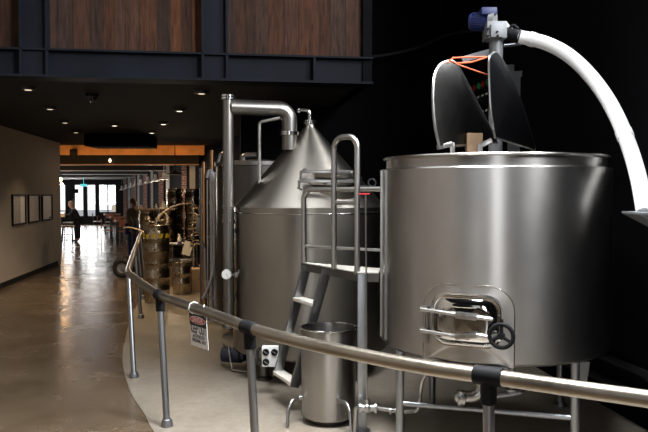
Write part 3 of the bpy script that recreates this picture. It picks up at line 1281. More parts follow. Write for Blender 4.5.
# cable along the black wall
bm = BM()
cab = [at(368, 57, 9.6), at(385, 55, 9.6), at(405, 51, 9.6), at(422, 46, 9.6), at(440, 38, 9.3), at(455, 33, 9.0), at(470, 31, 8.6), at(482, 30, 7.9)]
tube(bm, catmull(cab, 4), 0.018, 8)
tag(obj('power_cable', bm, M_RUBBER, None, cab[0]), 'black cable sagging across the dark wall towards the blue motor', 'cable')
# wall pipes low on the right
wp = thing('wall_pipes', 'pair of dark pipes running low along the black right wall', 'pipe', (rx(5) - 0.08, 5, 0.4))
for z in (0.40, 0.22):
    bm = BM()
    tube(bm, [(rx(6.6) - 0.07, 6.6, z + 0.02), (rx(3.2) - 0.07, 3.2, z + 0.02)], 0.035, 14)
    for Y in (4.9, 6.1):
        cyl(bm, (rx(Y) - 0.07, Y, z + 0.02), (rx(Y + 0.08) - 0.07, Y + 0.08, z + 0.02), 0.046, 16)
        box(bm, (rx(Y) - 0.06, Y + 0.03, z + 0.005), (rx(Y) + 0.01, Y + 0.05, z + 0.035))
    obj('pipe', bm, M_BLKIRON, wp)

# ------------------------------------------------------------------ conical kettle
KX, KY, KR = -0.136, 6.92, 0.735
KZ0, KZ1, KZ2 = 0.235, 1.57, 2.33
ket = thing('brew_kettle', 'stainless brew kettle with a tall cone top, centre', 'kettle', (KX, KY, 0))
T1 = Matrix.Translation((KX, KY, 0))
bm = BM()
lathe(bm, [(KR - 0.3, KZ0 - 0.05), (KR - 0.03, KZ0 - 0.01), (KR, KZ0 + 0.012), (KR, KZ1 - 0.05), (KR - 0.008, KZ1 - 0.046), (KR - 0.008, KZ1 - 0.001), (KR - 0.02, KZ1)], 144, T1)
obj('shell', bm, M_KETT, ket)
bm = BM()
tube(bm, [V((KX + (KR - 0.002) * math.cos(2 * PI * k / 120), KY + (KR - 0.002) * math.sin(2 * PI * k / 120), KZ1 - 0.052)) for k in range(120)], 0.006, 8, closed=True)
obj('seam_ring', bm, M_POL, ket)
bm = BM()
lathe(bm, [(KR - 0.006, KZ1), (KR - 0.03, KZ1 + 0.022), (0.06, KZ2 - 0.01), (0.05, KZ2), (0.045, KZ2 + 0.025)], 144, T1)
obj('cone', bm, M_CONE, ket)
bm = BM()
lathe(bm, [(0.046, KZ2 + 0.02), (0.046, KZ2 + 0.03), (0.062, KZ2 + 0.032), (0.062, KZ2 + 0.044), (0.05, KZ2 + 0.048), (0.062, KZ2 + 0.05), (0.062, KZ2 + 0.062), (0.02, KZ2 + 0.066)], 32, T1)
tube(bm, [(KX, KY, KZ2 + 0.06), (KX, KY, KZ2 + 0.16), (KX - 0.10, KY - 0.01, KZ2 + 0.165), (KX - 0.115, KY - 0.01, KZ2 + 0.145)], 0.019, 14, bend=0.04)
obj('spray_pipe', bm, M_POL, ket)
# feet
for k in range(4):
    a = PI / 4 + k * PI / 2
    x, y = KX + (KR - 0.16) * math.cos(a), KY + (KR - 0.16) * math.sin(a)
    bm = BM()
    tube(bm, [(x, y, 0.03), (x, y, KZ0 + 0.0)], 0.04, 16)
    lathe(bm, [(0.07, 0.006), (0.07, 0.02), (0.045, 0.04)], 20, Matrix.Translation((x, y, 0)))
    obj('leg', bm, M_DKST, ket)
# manway on the cone: horizontal oval neck, lid lying back on clamps
mw = at(333, 196, 6.42)
MWT = Matrix.Translation((mw.x, mw.y + 0.03, 0))
zA, zB = at(333, 199, 6.4).z, at(333, 190.5, 6.4).z


def oval(w, d, n=40):
    return [(w * math.cos(2 * PI * k / n), d * math.sin(2 * PI * k / n)) for k in range(n)]


def ovalband(bm, lv):
    rings = []
    for (w, d, z) in lv:
        rings.append([bm.verts.new((mw.x + x, mw.y + 0.03 + y, z)) for x, y in oval(w, d)])
    for A, B in zip(rings, rings[1:]):
        for k in range(40):
            bm.faces.new((A[k], A[(k + 1) % 40], B[(k + 1) % 40], B[k]))
    bm.faces.new(rings[0][::-1]); bm.faces.new(rings[-1])


bm = BM()
ovalband(bm, [(0.16, 0.12, zA - 0.02), (0.19, 0.14, zA + 0.01), (0.215, 0.16, zB + 0.01), (0.225, 0.17, zB + 0.015), (0.225, 0.17, zB + 0.03)])
mn = obj('manway_neck', bm, M_CONE, ket)
bm = BM()
z2 = at(333, 184, 6.3).z
ovalband(bm, [(0.20, 0.16, zB + 0.034), (0.235, 0.18, z2 - 0.005), (0.235, 0.18, z2 + 0.012), (0.19, 0.15, z2 + 0.03), (0.1, 0.08, z2 + 0.04)])
ml = obj('manway_lid', bm, M_POL, ket)
for (py, y0, w0, w1) in ((171.5, 6.28, 302, 351), (181, 6.22, 300, 355)):
    bm = BM()
    p, q = at(w0, py, y0), at(w1, py + 0.5, y0)
    obox(bm, p, q, 0.035, 0.03, bev=0.004)
    obox(bm, p + V((0.02, 0.0, 0)), p + V((0.02, 0.14, 0.02)), 0.03, 0.025, bev=0.003)
    obox(bm, q, q + V((0.055, 0.07, -0.045 if py < 175 else 0.03)), 0.03, 0.025, bev=0.003)
    c = at(w0 - 1, py + 2.5, y0)
    tube(bm, [c + V((0, 0, 0.03)), c + V((0, 0, -0.05))], 0.012, 10)
    tube(bm, [c + V((-0.012, 0, -0.03)), c + V((0.03, -0.01, -0.055))], 0.01, 10)
    obj('clamp_bar', bm, M_TUBE, ml)
bm = BM()
ovalband(bm, [(0.12, 0.1, z2 + 0.04), (0.17, 0.13, z2 + 0.06), (0.18, 0.14, z2 + 0.1), (0.12, 0.1, z2 + 0.125), (0.05, 0.04, z2 + 0.13)])
obj('lid_dome', bm, M_CONE, ml)
# little clamp wheel at the right of the cone
bm = BM()
c = at(372, 183, 6.5)
torus(bm, axis(c, (0.2, -1, 0.2)), 0.035, 0.008, 24, 8)
tube(bm, [c + V((-0.15, 0.02, -0.035)), c + V((0.0, 0.02, -0.03))], 0.012, 8)
tube(bm, [c + V((0, 0, -0.032)), c + V((-0.03, 0.04, -0.1)), c + V((-0.08, 0.12, -0.2))], 0.01, 8)
obj('clamp_wheel', bm, M_BLKIRON, ket)
# sockets on the skirt
bm = BM()
p = tp(236, rad=KR, cx=KX, cy=KY)
for y in (260, 290):
    pass
bm.free()

# vapour stack
VX = at(228.5, 200, 6.62)
vs = thing('vapour_stack', 'tall steel vapour pipe with elbow down to the cone top', 'pipe', (VX.x, VX.y, 0))
ztop = at(228, 100, 6.62).z
bm = BM()
zlow = at(228, 325, 6.62).z
tube(bm, [(VX.x, VX.y, zlow), (VX.x, VX.y, ztop + 0.0)], 0.051, 24)
lathe(bm, [(0.02, zlow - 0.03), (0.06, zlow - 0.025), (0.06, zlow), (0.05, zlow + 0.01)], 24, Matrix.Translation((VX.x, VX.y, 0)))
obox(bm, (VX.x + 0.04, VX.y + 0.02, 0.75), (KX - KR + 0.03, VX.y + 0.2, 0.75), 0.03, 0.04)
obox(bm, (VX.x + 0.04, VX.y + 0.02, 1.35), (KX - KR + 0.03, VX.y + 0.2, 1.35), 0.03, 0.04)
for py, r in ((207, 0.056), (221.5, 0.058), (300, 0.056)):
    z = at(228, py, 6.62).z
    lathe(bm, [(0.05, z - 0.014), (r, z - 0.012), (r, z + 0.012), (0.05, z + 0.014)], 24, Matrix.Translation((VX.x, VX.y, 0)))
obj('stack_pipe', bm, M_STACK, vs)
bm = BM()
lathe(bm, [(0.05, ztop), (0.072, ztop + 0.004), (0.072, ztop + 0.022), (0.054, ztop + 0.026), (0.072, ztop + 0.03), (0.072, ztop + 0.044), (0.03, ztop + 0.05)], 28, Matrix.Translation((VX.x, VX.y, 0)))
obj('top_flange', bm, M_POL, vs)
bm = BM()
h0 = V((VX.x + 0.02, VX.y, at(235, 107, 6.62).z))
k1 = at(289.5, 107, 6.78)
kz = at(289.5, 150, 6.78).z
tube(bm, [h0, V((k1.x, k1.y, h0.z + 0.0)), V((k1.x, k1.y, at(290, 134, 6.78).z))], 0.071, 26, bend=0.17, nb=12)
obj('duct_elbow', bm, M_STACK, vs)
bm = BM()
zf = at(290, 133.5, 6.78).z
Tf = Matrix.Translation((k1.x, k1.y, 0))
lathe(bm, [(0.07, zf - 0.018), (0.088, zf - 0.016), (0.088, zf - 0.002), (0.073, zf), (0.088, zf + 0.002), (0.088, zf + 0.016), (0.07, zf + 0.018)], 30, Tf)
obj('clamp_ring', bm, M_POL, vs)
bm = BM()
cone_z = KZ1 + 0.022 + (KZ2 - 0.01 - KZ1 - 0.022) * (KR - 0.03 - math.hypot(k1.x - KX, k1.y - KY)) / (KR - 0.09)
tube(bm, [(k1.x, k1.y, cone_z - 0.02), (k1.x, k1.y, zf - 0.016)], 0.07, 26)
obj('down_pipe', bm, M_STACK, vs)
bm = BM()
p0 = at(280, 118, 6.7); p1 = at(259.5, 122, 6.7); p2 = at(259.5, 183, 6.7)
tube(bm, [p0, p1, p2], 0.016, 12, bend=0.03)
sphere(bm, p2, 0.022)
obj('spray_line', bm, M_TUBE, vs)
bm = BM()
gc = at(226.5, 274.5, 6.5)
gT = axis(gc, V((0.0, -1, 0.02)))
lathe(bm, [(0.04, -0.02), (0.049, -0.018), (0.049, 0.004), (0.045, 0.008), (0.043, 0.004), (0, 0.004)], 32, gT)
tube(bm, [gc + V((0, 0.015, 0)), gc + V((0.03, 0.09, 0))], 0.012, 10)
tube(bm, [at(231, 274.5, 6.5), at(238, 274.5, 6.5), at(239, 270, 6.48)], 0.009, 8)
cyl(bm, at(236.5, 272, 6.5), at(236.5, 277, 6.5), 0.02, 12)
g = obj('dial_gauge', bm, M_TUBE, vs)
bm = BM()
lathe(bm, [(0.042, 0.0045), (0.042, 0.007), (0, 0.007)], 32, gT)
obj('dial_face', bm, M_WHITEP, g)
bm = BM()
for k in range(10):
    a = PI * (1.25 - 1.5 * k / 9)
    p = gT @ V((0.034 * math.cos(a), 0.034 * math.sin(a), 0.0075)); q = gT @ V((0.039 * math.cos(a), 0.039 * math.sin(a), 0.0075))
    obox(bm, p, q, 0.002, 0.002)
obox(bm, gT @ V((0.005, -0.008, 0.008)), gT @ V((-0.018, 0.026, 0.008)), 0.003, 0.002)
obj('dial_marks', bm, M_BLACK, g)

# ------------------------------------------------------------------ work platform between the tanks
PA = at(358, 272, 5.1); DZ = PA.z
PBx = onz(301.5, 262, DZ)
PBk = onz(384, 270, DZ)
plat = thing('work_platform', 'steel work platform with pale deck and ladder between the tanks', 'platform', (0.1, 5.6, 0))
A2 = V((PA.x, PA.y, DZ)); B2 = V((PBx.x, PBx.y, DZ))
C2 = V((0.50, 5.36, DZ)); D2 = V((0.46, 4.98, DZ))
C2.x = TX - math.sqrt(max(0, (TR + 0.02) ** 2 - (5.36 - TY) ** 2))
D2.y = 5.07
D2.x = TX - TR - 0.02
bm = BM()
prism(bm, [(A2.x, A2.y), (D2.x, D2.y), (C2.x, C2.y), (B2.x, B2.y)], 0.006, Matrix.Translation((0, 0, DZ - 0.006)))
obj('deck', bm, M_PALE, plat)
bm = BM()
for p, q in ((A2, B2), (A2, D2), (B2, C2)):
    obox(bm, p - V((0, 0, 0.037)), q - V((0, 0, 0.037)), 0.012, 0.06)
obj('deck_edge', bm, M_DKST, plat)
EX = (B2 - A2).normalized()
ED = V((EX.y, -EX.x, 0))                      # inward
for nm, p in (('leg', at(362, 300, 5.06)), ('leg', V((B2.x + 0.06, B2.y - 0.03, 0)))):
    bm = BM()
    x, y = p.x, p.y
    w = 0.032 if y < 5.5 else 0.02
    box(bm, (x - w, y - w, 0.016), (x + w, y + w, DZ - 0.006), None, 0.004)
    box(bm, (x - 0.06, y - 0.06, 0.006), (x + 0.06, y + 0.06, 0.016))
    if y < 5.5:
        obj('leg', bm, M_POST, plat)
    else:
        bm.free()
# guard rail along the back
zg = at(310, 189.5, B2.y).z
ga = V((B2.x + 0.02, B2.y - 0.02, 0)); gbp = V((C2.x - 0.0, C2.y + 0.04, 0))
bm = BM()
tube(bm, [ga + V((0, 0, DZ)), ga + V((0, 0, zg)), gbp + V((0.03, 0, zg))], 0.021, 16, bend=0.08)
obj('guard_rail', bm, M_TUBE, plat)
bm = BM()
zm = at(310, 246, B2.y).z
tube(bm, [ga + V((0, 0, zm)), gbp + V((0.02, 0, zm))], 0.013, 12)
obj('mid_rail', bm, M_TUBE, plat)
# tall grab loop on the ladder edge
q0 = onz(334, 269, DZ); q1 = V((A2.x - 0.005, A2.y + 0.03, 0))
bm = BM()
zl0, zl1 = at(334, 139, q0.y).z, at(357, 135, q1.y).z
zl = (zl0 + zl1) / 2
tube(bm, [V((q0.x, q0.y, DZ)), V((q0.x, q0.y, zl)), V((q1.x, q1.y, zl)), V((q1.x, q1.y, DZ - 0.02))], 0.021, 16, bend=0.085)
gl = obj('grab_loop', bm, M_TUBE, plat)
bm = BM()
zc = at(345, 203, (q0.y + q1.y) / 2).z
tube(bm, [V((q0.x, q0.y, zc)), V((q1.x, q1.y, zc))], 0.015, 12)
obj('cross_bar', bm, M_TUBE, gl)
# ladder
lad0 = A2.lerp(B2, 0.90); lad1 = A2.lerp(B2, 0.52)
outv = V((-0.93, 0.12, 0)).normalized()
foot0 = at(277, 376, 5.85); foot1 = at(294, 387, 5.50)
zft = min(foot0.z, foot1.z)
LT = [V((lad0.x, lad0.y, DZ - 0.03)), V((lad1.x, lad1.y, DZ - 0.03))]
LF = [V((foot0.x, foot0.y, foot0.z)), V((foot1.x, foot1.y, foot1.z))]
ladder_dir = (LT[0] - LT[1]).normalized()
for k in range(2):
    bm = BM()
    obox(bm, LT[k], LF[k], 0.022, 0.075, up=ladder_dir.cross(LF[k] - LT[k]), bev=0.003)
    obj('ladder_stringer', bm, M_POST, plat)
for f in (0.29, 0.62, 0.965):
    bm = BM()
    a = LT[0].lerp(LF[0], f); b = LT[1].lerp(LF[1], f)
    b.z = a.z = (a.z + b.z) / 2
    obox(bm, a, b, 0.09, 0.028, bev=0.003)
    obj('ladder_tread', bm, M_PALE, plat)

# valve with extension stem
YV = 4.94
vv = at(367, 408, YV)
val = thing('stem_valve', 'small ball valve on a long upright stem with red handle', 'valve', (vv.x, vv.y, 0))
bm = BM()
ry = at(366, 300, YV)
tube(bm, [(vv.x, vv.y, vv.z + 0.05), (vv.x - 0.012, vv.y, at(365, 195, YV).z)], 0.006, 10)
obj('stem', bm, M_TUBE, val)
bm = BM()
c = at(364.5, 194, YV)
box(bm, (c.x - 0.04, c.y - 0.01, c.z - 0.006), (c.x + 0.036, c.y + 0.01, c.z + 0.006), None, 0.005)
obj('handle', bm, M_REDPL, val)['label'] = 'red handle'
bm = BM()
sphere(bm, vv, 0.034)
cyl(bm, vv - V((0.055, 0, 0)), vv + V((0.06, 0, 0)), 0.026, 16)
cyl(bm, vv + V((0, 0, 0.02)), vv + V((0, 0, 0.06)), 0.019, 14)
for dx in (-0.055, 0.05):
    cyl(bm, vv + V((dx, 0, 0)), vv + V((dx + 0.014, 0, 0)), 0.036, 18)
obj('valve_body', bm, M_TUBE, val)
bm = BM()
tube(bm, [vv + V((0.06, 0, 0)), at(404, 412, YV - 0.1), at(418, 411, YV - 0.15), at(422, 380, YV - 0.2), at(428, 371, YV - 0.2), at(434, 366, YV - 0.15)], 0.014, 14, bend=0.05)
for px in (389, 395):
    c = at(px, 411, YV - 0.07)
    cyl(bm, c, c + V((0.014, 0, 0)), 0.024, 16)
obj('feed_pipe', bm, M_TUBE, val)
bm = BM()
tube(bm, [vv - V((0.05, 0, 0)), vv - V((0.075, -0.02, 0)), V((vv.x - 0.085, vv.y + 0.03, 0.03))], 0.014, 12, bend=0.02)
lathe(bm, [(0.035, 0.006), (0.035, 0.03), (0.015, 0.035)], 16, Matrix.Translation((vv.x - 0.085, vv.y + 0.03, 0)))
obj('pipe_foot', bm, M_TUBE, val)

# ------------------------------------------------------------------ steel drum
cc = onz(328.5, 421, 0.0)
CR = 0.205
CX, CY = cc.x, 5.32
CXc = at(328.5, 400, CY).x
ct = at(328.5, 327, CY).z
drum = thing('steel_drum', 'open brushed steel drum standing beside the ladder', 'drum', (CXc, CY, 0))
bm = BM()
T2 = Matrix.Translation((CXc, CY, 0))
lathe(bm, [(0, 0.045), (CR - 0.03, 0.042), (CR - 0.012, 0.05), (CR - 0.006, 0.065), (CR, ct), (CR - 0.006, ct), (CR - 0.012, 0.075), (CR - 0.04, 0.06), (0, 0.06)], 96, T2, cap=False)
obj('shell', bm, M_TANK, drum)
bm = BM()
torus(bm, Matrix.Translation((CXc, CY, ct)), CR + 0.001, 0.007, 96, 10)
obj('rim', bm, M_POL, drum)
bm = BM()
lathe(bm, [(CR - 0.06, 0.006), (CR - 0.05, 0.044)], 60, T2)
obj('base_ring', bm, M_DKST, drum)
for (a, b, c, d) in (((300, 398, 5.28), (292, 400, 5.22), (288, 410, 5.18), (287.5, 434, 5.14)), ((340, 401, 5.12), (347, 403, 5.06), (350, 412, 5.02), (351.5, 440, 4.98))):
    bm = BM()
    P = [at(*a), at(*b), at(*c), at(*d)]
    P[3].z = 0.012
    tube(bm, P, 0.012, 12, bend=0.05)
    s = P[0]
    n_ = (V((s.x, s.y, 0)) - V((CXc, CY, 0))).normalized()
    cyl(bm, s - n_ * 0.03, s + n_ * 0.008, 0.02, 14)
    obj('drain_tube', bm, M_TUBE, drum)

# white switch box under the kettle
sb = thing('switch_box', 'white wall-style box with round black sockets beside the ladder foot', 'switch box', at(268, 366, 5.95) * 1.0)
sb.location.z = 0
s0 = at(268, 357, 5.95)
bm = BM()
box(bm, (s0.x - 0.052, s0.y, s0.z - 0.085), (s0.x + 0.085, s0.y + 0.07, s0.z + 0.085), None, 0.006)
obj('housing', bm, M_WHITEP, sb)
for dx, dz in ((-0.018, 0.04), (-0.018, -0.042), (0.053, 0.04)):
    bm = BM()
    p = V((s0.x + dx, s0.y, s0.z + dz))
    lathe(bm, [(0.029, -0.004), (0.029, 0.006), (0.024, 0.012), (0.0, 0.012)], 22, axis(p, (0, -1, 0)))
    kb = obj('socket_cap', bm, M_BLACK, sb)
    bm = BM()
    obox(bm, p + V((-0.016, -0.0145, 0.01)), p + V((0.016, -0.0145, -0.01)), 0.004, 0.007, up=(0, -1, 0))
    obj('cap_grip', bm, M_GALV, kb)
bm = BM()
obox(bm, (s0.x + 0.02, s0.y + 0.06, s0.z + 0.0), (s0.x + 0.05, s0.y + 0.36, s0.z + 0.0), 0.05, 0.04)
tube(bm, [(s0.x - 0.05, s0.y + 0.04, s0.z + 0.07), (s0.x - 0.09, s0.y + 0.04, s0.z + 0.05), (s0.x - 0.09, s0.y + 0.04, s0.z - 0.07), (s0.x - 0.05, s0.y + 0.04, s0.z - 0.075)], 0.012, 8, bend=0.02)
obj('bracket', bm, M_BLKIRON, sb)

# small pump by the kettle
pm = onz(243, 352)
YPm = 7.0
p0 = at(243, 345, 7.05)
pump = thing('transfer_pump', 'small dark pump in a wire frame on the floor left of the kettle', 'pump', (-0.93, 6.95, 0))
bm = BM()
cyl(bm, (-0.98, 6.98, 0.13), (-0.80, 6.92, 0.13), 0.075, 24)
cyl(bm, (-0.80, 6.92, 0.13), (-0.76, 6.905, 0.13), 0.055, 20)
obj('pump_motor', bm, simple('dark_blue_paint', (0.012, 0.016, 0.04), 0.4), pump)
bm = BM()
fr = [at(233, 336, 6.9), at(238, 352, 6.75), at(252, 347, 6.7), at(250, 340, 6.9)]
fr[1].z = 0.02; fr[2].z = 0.02
tube(bm, [V((-0.92, 6.9, 0.2)), V((-0.87, 6.78, 0.02)), V((-0.68, 6.70, 0.02)), V((-0.66, 6.74, 0.2))], 0.009, 10, bend=0.03)
tube(bm, [V((-1.0, 7.1, 0.2)), V((-1.02, 7.06, 0.02)), V((-0.87, 6.78, 0.02))], 0.009, 10, bend=0.03)
tube(bm, [V((-0.92, 6.9, 0.2)), V((-1.0, 7.1, 0.2))], 0.009, 10)
obj('wire_frame', bm, M_TUBE, pump)

# ------------------------------------------------------------------ tank behind, and pipes beside it
BX, BY, BR = -0.80, 8.72, 0.50
bt = thing('hot_water_tank', 'dark upright tank standing behind the kettle and vapour pipe', 'tank', (BX, BY, 0))
zt_ = at(255, 163, BY - 0.4).z
bm = BM()
T3 = Matrix.Translation((BX, BY, 0))
lathe(bm, [(BR - 0.1, 0.25), (BR, 0.3), (BR, zt_), (BR - 0.02, zt_ + 0.005)], 80, T3)
obj('shell', bm, M_BTANK, bt)
bm = BM()
lathe(bm, [(BR + 0.004, zt_ - 0.03), (BR + 0.02, zt_ - 0.025), (BR + 0.02, zt_ + 0.02), (BR - 0.05, zt_ + 0.024), (0.1, zt_ + 0.06), (0, zt_ + 0.06)], 80, T3, cap=False)
obj('lid', bm, M_DKST, bt)
for k in range(3):
    a = 0.6 + k * 2 * PI / 3
    bm = BM()
    x, y = BX + (BR - 0.12) * math.cos(a), BY + (BR - 0.12) * math.sin(a)
    tube(bm, [(x, y, 0.006), (x, y, 0.27)], 0.04, 14)
    obj('leg', bm, M_BTANK, bt)
bm = BM()
p = at(243, 155, BY - 0.2)
tube(bm, [(p.x, p.y, zt_ + 0.02), (p.x, p.y, zt_ + 0.09), (p.x + 0.16, p.y, zt_ + 0.1)], 0.04, 14, bend=0.05)
obj('top_fitting', bm, M_DKST, bt)
bm = BM()
tube(bm, [at(226, 155, BY - 0.25), at(221, 153, BY - 0.25), at(218, 163, BY - 0.25)], 0.025, 10, bend=0.03)
obj('top_fitting', bm, M_DKST, bt)

mf = thing('pipe_manifold', 'bank of upright copper and steel pipes at the passage side', 'pipework', (at(208, 250, 9.6).x, 9.6, 0))
for i, (px, py, Y, m, r) in enumerate(((204, 162, 9.7, M_COP, 0.03), (207.5, 180, 9.55, M_TUBE, 0.016), (211, 172, 9.5, M_CLEARH, 0.02), (214.5, 172, 9.5, M_CLEARH, 0.02), (212, 150, 9.8, M_COP, 0.028), (201.5, 168, 9.9, M_DKST, 0.03))):
    bm = BM()
    a = at(px, py, Y)
    tube(bm, [(a.x, a.y, 0.02), (a.x, a.y, a.z)], r, 12)
    lathe(bm, [(r * 1.8, 0.006), (r * 1.8, 0.02)], 12, Matrix.Translation((a.x, a.y, 0)))
    for z in (0.5, 1.1, 1.55):
        cyl(bm, (a.x, a.y, z), (a.x, a.y, z + 0.04), r * 1.35, 12)
    obj('pipe', bm, m, mf)
bm = BM()
tube(bm, catmull([at(207, 178, 9.5), at(209, 171, 9.5), at(213, 174, 9.5), at(214, 200, 9.48), at(214, 250, 9.45), at(213, 272, 9.42), at(208, 288, 9.4), at(203, 299, 9.38)], 5), 0.02, 10)
obj('loose_hose', bm, M_CLEARH, mf)
bm = BM()
a, b = at(201, 293, 9.6), at(221, 304, 9.6)
tube(bm, [at(203, 296, 9.5), at(219, 300, 9.5)], 0.018, 10)
obj('valve_rail', bm, M_TUBE, mf)
bm = BM()
tube(bm, [at(201, 242, 9.6), at(205, 248, 9.6), at(206, 290, 9.55)], 0.018, 10, bend=0.04)
obj('branch_pipe', bm, M_TUBE, mf)

# ------------------------------------------------------------------ guard rail
RZ = 0.94
RR = 0.033
rail = thing('guard_railing', 'curved steel pipe railing on posts along the brewing floor', 'railing', (-0.5, 4.5, 0))
rpx = [(690, 405.5), (648, 399), (570, 388), (490, 376.5), (430, 368), (375, 358), (310, 344), (256, 330), (210, 313), (182, 303.5), (160, 295.5), (144, 285), (134, 277.5)]
RP = [onz(px, py, RZ) for px, py in rpx]
corner = onz(127.8, 271.5, RZ)
far = onz(141, 232.5, RZ)
curve = catmull(RP + [onz(129.3, 274, RZ)], 4) + [corner, corner.lerp(far, 0.04)] + [corner.lerp(far, k / 6) for k in range(1, 7)]
bm = BM()
tube(bm, curve, RR, 18)
obj('rail_pipe', bm, M_PIPE, rail)


def railpost(top, foot, fit=True, along=None):
    bm = BM()
    top, foot = V(top), V(foot)
    foot.z = 0.006
    top.z = RZ - RR
    d = (top - foot).normalized()
    tube(bm, [foot, top], 0.024, 18)
    ps = obj('post', bm, M_POST, rail)
    bm = BM()
    lathe(bm, [(0.044, 0.0), (0.044, 0.02), (0.034, 0.05), (0.027, 0.055)], 20, Matrix.Translation(foot))
    obj('post_foot', bm, M_POST, ps)
    if fit:
        bm = BM()
        lathe(bm, [(0.03, 0), (0.034, 0.004), (0.034, 0.10), (0.03, 0.105)], 20, axis(top - d * 0.085, d))
        t = V(along).normalized()
        c = V((top.x, top.y, RZ))
        L = 0.062
        lathe(bm, [(0.037, -L), (0.041, -L + 0.004), (0.041, L - 0.004), (0.037, L)], 22, axis(c, t))
        cyl(bm, c + V((0, -0.02, -0.05)), c + V((0.006, -0.046, -0.05)), 0.008, 8)
        obj('tee_fitting', bm, M_BLACK, rail)


def near(px):
    best = min(range(len(curve) - 1), key=lambda i: abs((curve[i].x / curve[i].y) - (px - 324) / F) + (10 if i > len(curve) - 9 else 0))
    i = max(1, min(best, len(curve) - 2))
    return curve[i], curve[i + 1] - curve[i - 1]


t4 = onz(488.5, 376, RZ); railpost(t4, (t4.x + 0.012, t4.y - 0.01, 0), True, onz(430, 368, RZ) - onz(570, 388, RZ))
t3 = onz(249.5, 328, RZ); f3 = onz(257, 497); railpost(t3, (f3.x, t3.y, 0), True, onz(210, 313, RZ) - onz(310, 344, RZ))
t2 = onz(160, 295.5, RZ); f2 = onz(167, 427); railpost(t2, f2, True, onz(144, 285, RZ) - onz(182, 303.5, RZ))
t1 = onz(128.6, 273, RZ); f1 = onz(134, 378); railpost(t1, f1, False)
for k, lean in ((0.40, 0.06), (0.66, 0.06), (0.98, 0.06)):
    t = corner.lerp(far, k)
    railpost(t, (t.x + 0.07, t.y, 0), False)

# ------------------------------------------------------------------ sign hung on the rail
sTL, sTR = at(188.8, 311.5, 4.80), at(206.0, 316.0, 4.60)
sW = (sTR - sTL)
sx = sW.normalized()
sdn = (at(191, 344.5, 4.80) - sTL)
sdn2 = at(209.3, 351, 4.60) - sTR
sy = -(sdn + sdn2) / 2
sh = sy.length
sy.normalize()
sn = sx.cross(sy).normalized()
sy = sn.cross(sx).normalized()
sign = thing('danger_sign', 'white danger keep out sign hanging from the railing', 'sign', sTL)
ST = Matrix((sx, sy, sn)).transposed().to_4x4()
ST.translation = sTL + sW / 2 - sy * sh / 2
sw = sW.length
bm = BM()
box(bm, (-sw / 2, -sh / 2, -0.004), (sw / 2, sh / 2, 0), ST, 0.0015)
board = obj('sign_board', bm, M_SIGNW, sign)
bm = BM()
box(bm, (-sw / 2 + 0.004, sh / 2 - sh * 0.38, 0.0002), (sw / 2 - 0.004, sh / 2 - 0.006, 0.001), ST)
obj('black_header', bm, M_SIGNK, sign)
for (a, b, m, z) in ((0.45, 0.145, M_SIGNW, 0.0011), (0.42, 0.125, M_SIGNR, 0.0018)):
    bm = BM()
    prism(bm, [(sw * a * math.cos(2 * PI * k / 36), sh * 0.305 + sh * b * 0.8 * math.sin(2 * PI * k / 36)) for k in range(36)], 0.0008, ST @ Matrix.Translation((0, 0, z)))
    obj('oval', bm, m, sign)
text('word_danger', 'DANGER', 0.026 * sw / 0.13, M_SIGNW, sign, ST @ Matrix.Translation((0, sh * 0.305, 0.0032)), squeeze=0.78)
text('word_keep_out', 'KEEP OUT', 0.044 * sw / 0.13, M_SIGNK, sign, ST @ Matrix.Translation((0, sh * 0.02, 0.001)), squeeze=0.58, fat=0.0011)
text('word_authorized', 'AUTHORIZED', 0.018 * sw / 0.13, M_SIGNK, sign, ST @ Matrix.Translation((0, -sh * 0.19, 0.001)), squeeze=0.8)
text('word_personnel', 'PERSONNEL ONLY', 0.018 * sw / 0.13, M_SIGNK, sign, ST @ Matrix.Translation((0, -sh * 0.32, 0.001)), squeeze=0.68)
for px in (192.5, 204.5):
    bm = BM()
    f = (px - 188.8) / 17.2
    b = sTL.lerp(sTR, f) - sy * 0.012 - sn * 0.002
    rc = min(curve, key=lambda p: (V((p.x, p.y, 0)) - V((b.x, b.y, 0))).length)
    # ring round the pipe
    seg_ = sorted(curve, key=lambda p: (V((p.x, p.y, 0)) - V((b.x, b.y, 0))).length)[:2]
    q0_, q1_ = seg_
    dd = (q1_ - q0_).normalized()
    cc_ = q0_ + dd * (b - q0_).dot(dd)
    cc_.z = RZ
    side = (b - cc_); side.z = 0
    side = side.normalized() if side.length > 0.005 else V((0, -1, 0))
    pts = [b, V((cc_.x, cc_.y, RZ)) + side * 0.037 + V((0, 0, -0.01)), V((cc_.x, cc_.y, RZ)) + side * 0.028 + V((0, 0, 0.026)), V((cc_.x, cc_.y, RZ + 0.039)),
           V((cc_.x, cc_.y, RZ)) - side * 0.028 + V((0, 0, 0.026)), V((cc_.x, cc_.y, RZ)) - side * 0.038, b - sn * 0.01 - V((0, 0, 0.0))]
    tube(bm, pts, 0.003, 8)
    obj('tie_loop', bm, M_WHITEP, sign)

# ------------------------------------------------------------------ pictures on the left wall
def wallY(px):
    # intersect column with left wall plane
    k = (px - 324) / F
    return (-5.74 - SL * 12.75) / (k - SL)


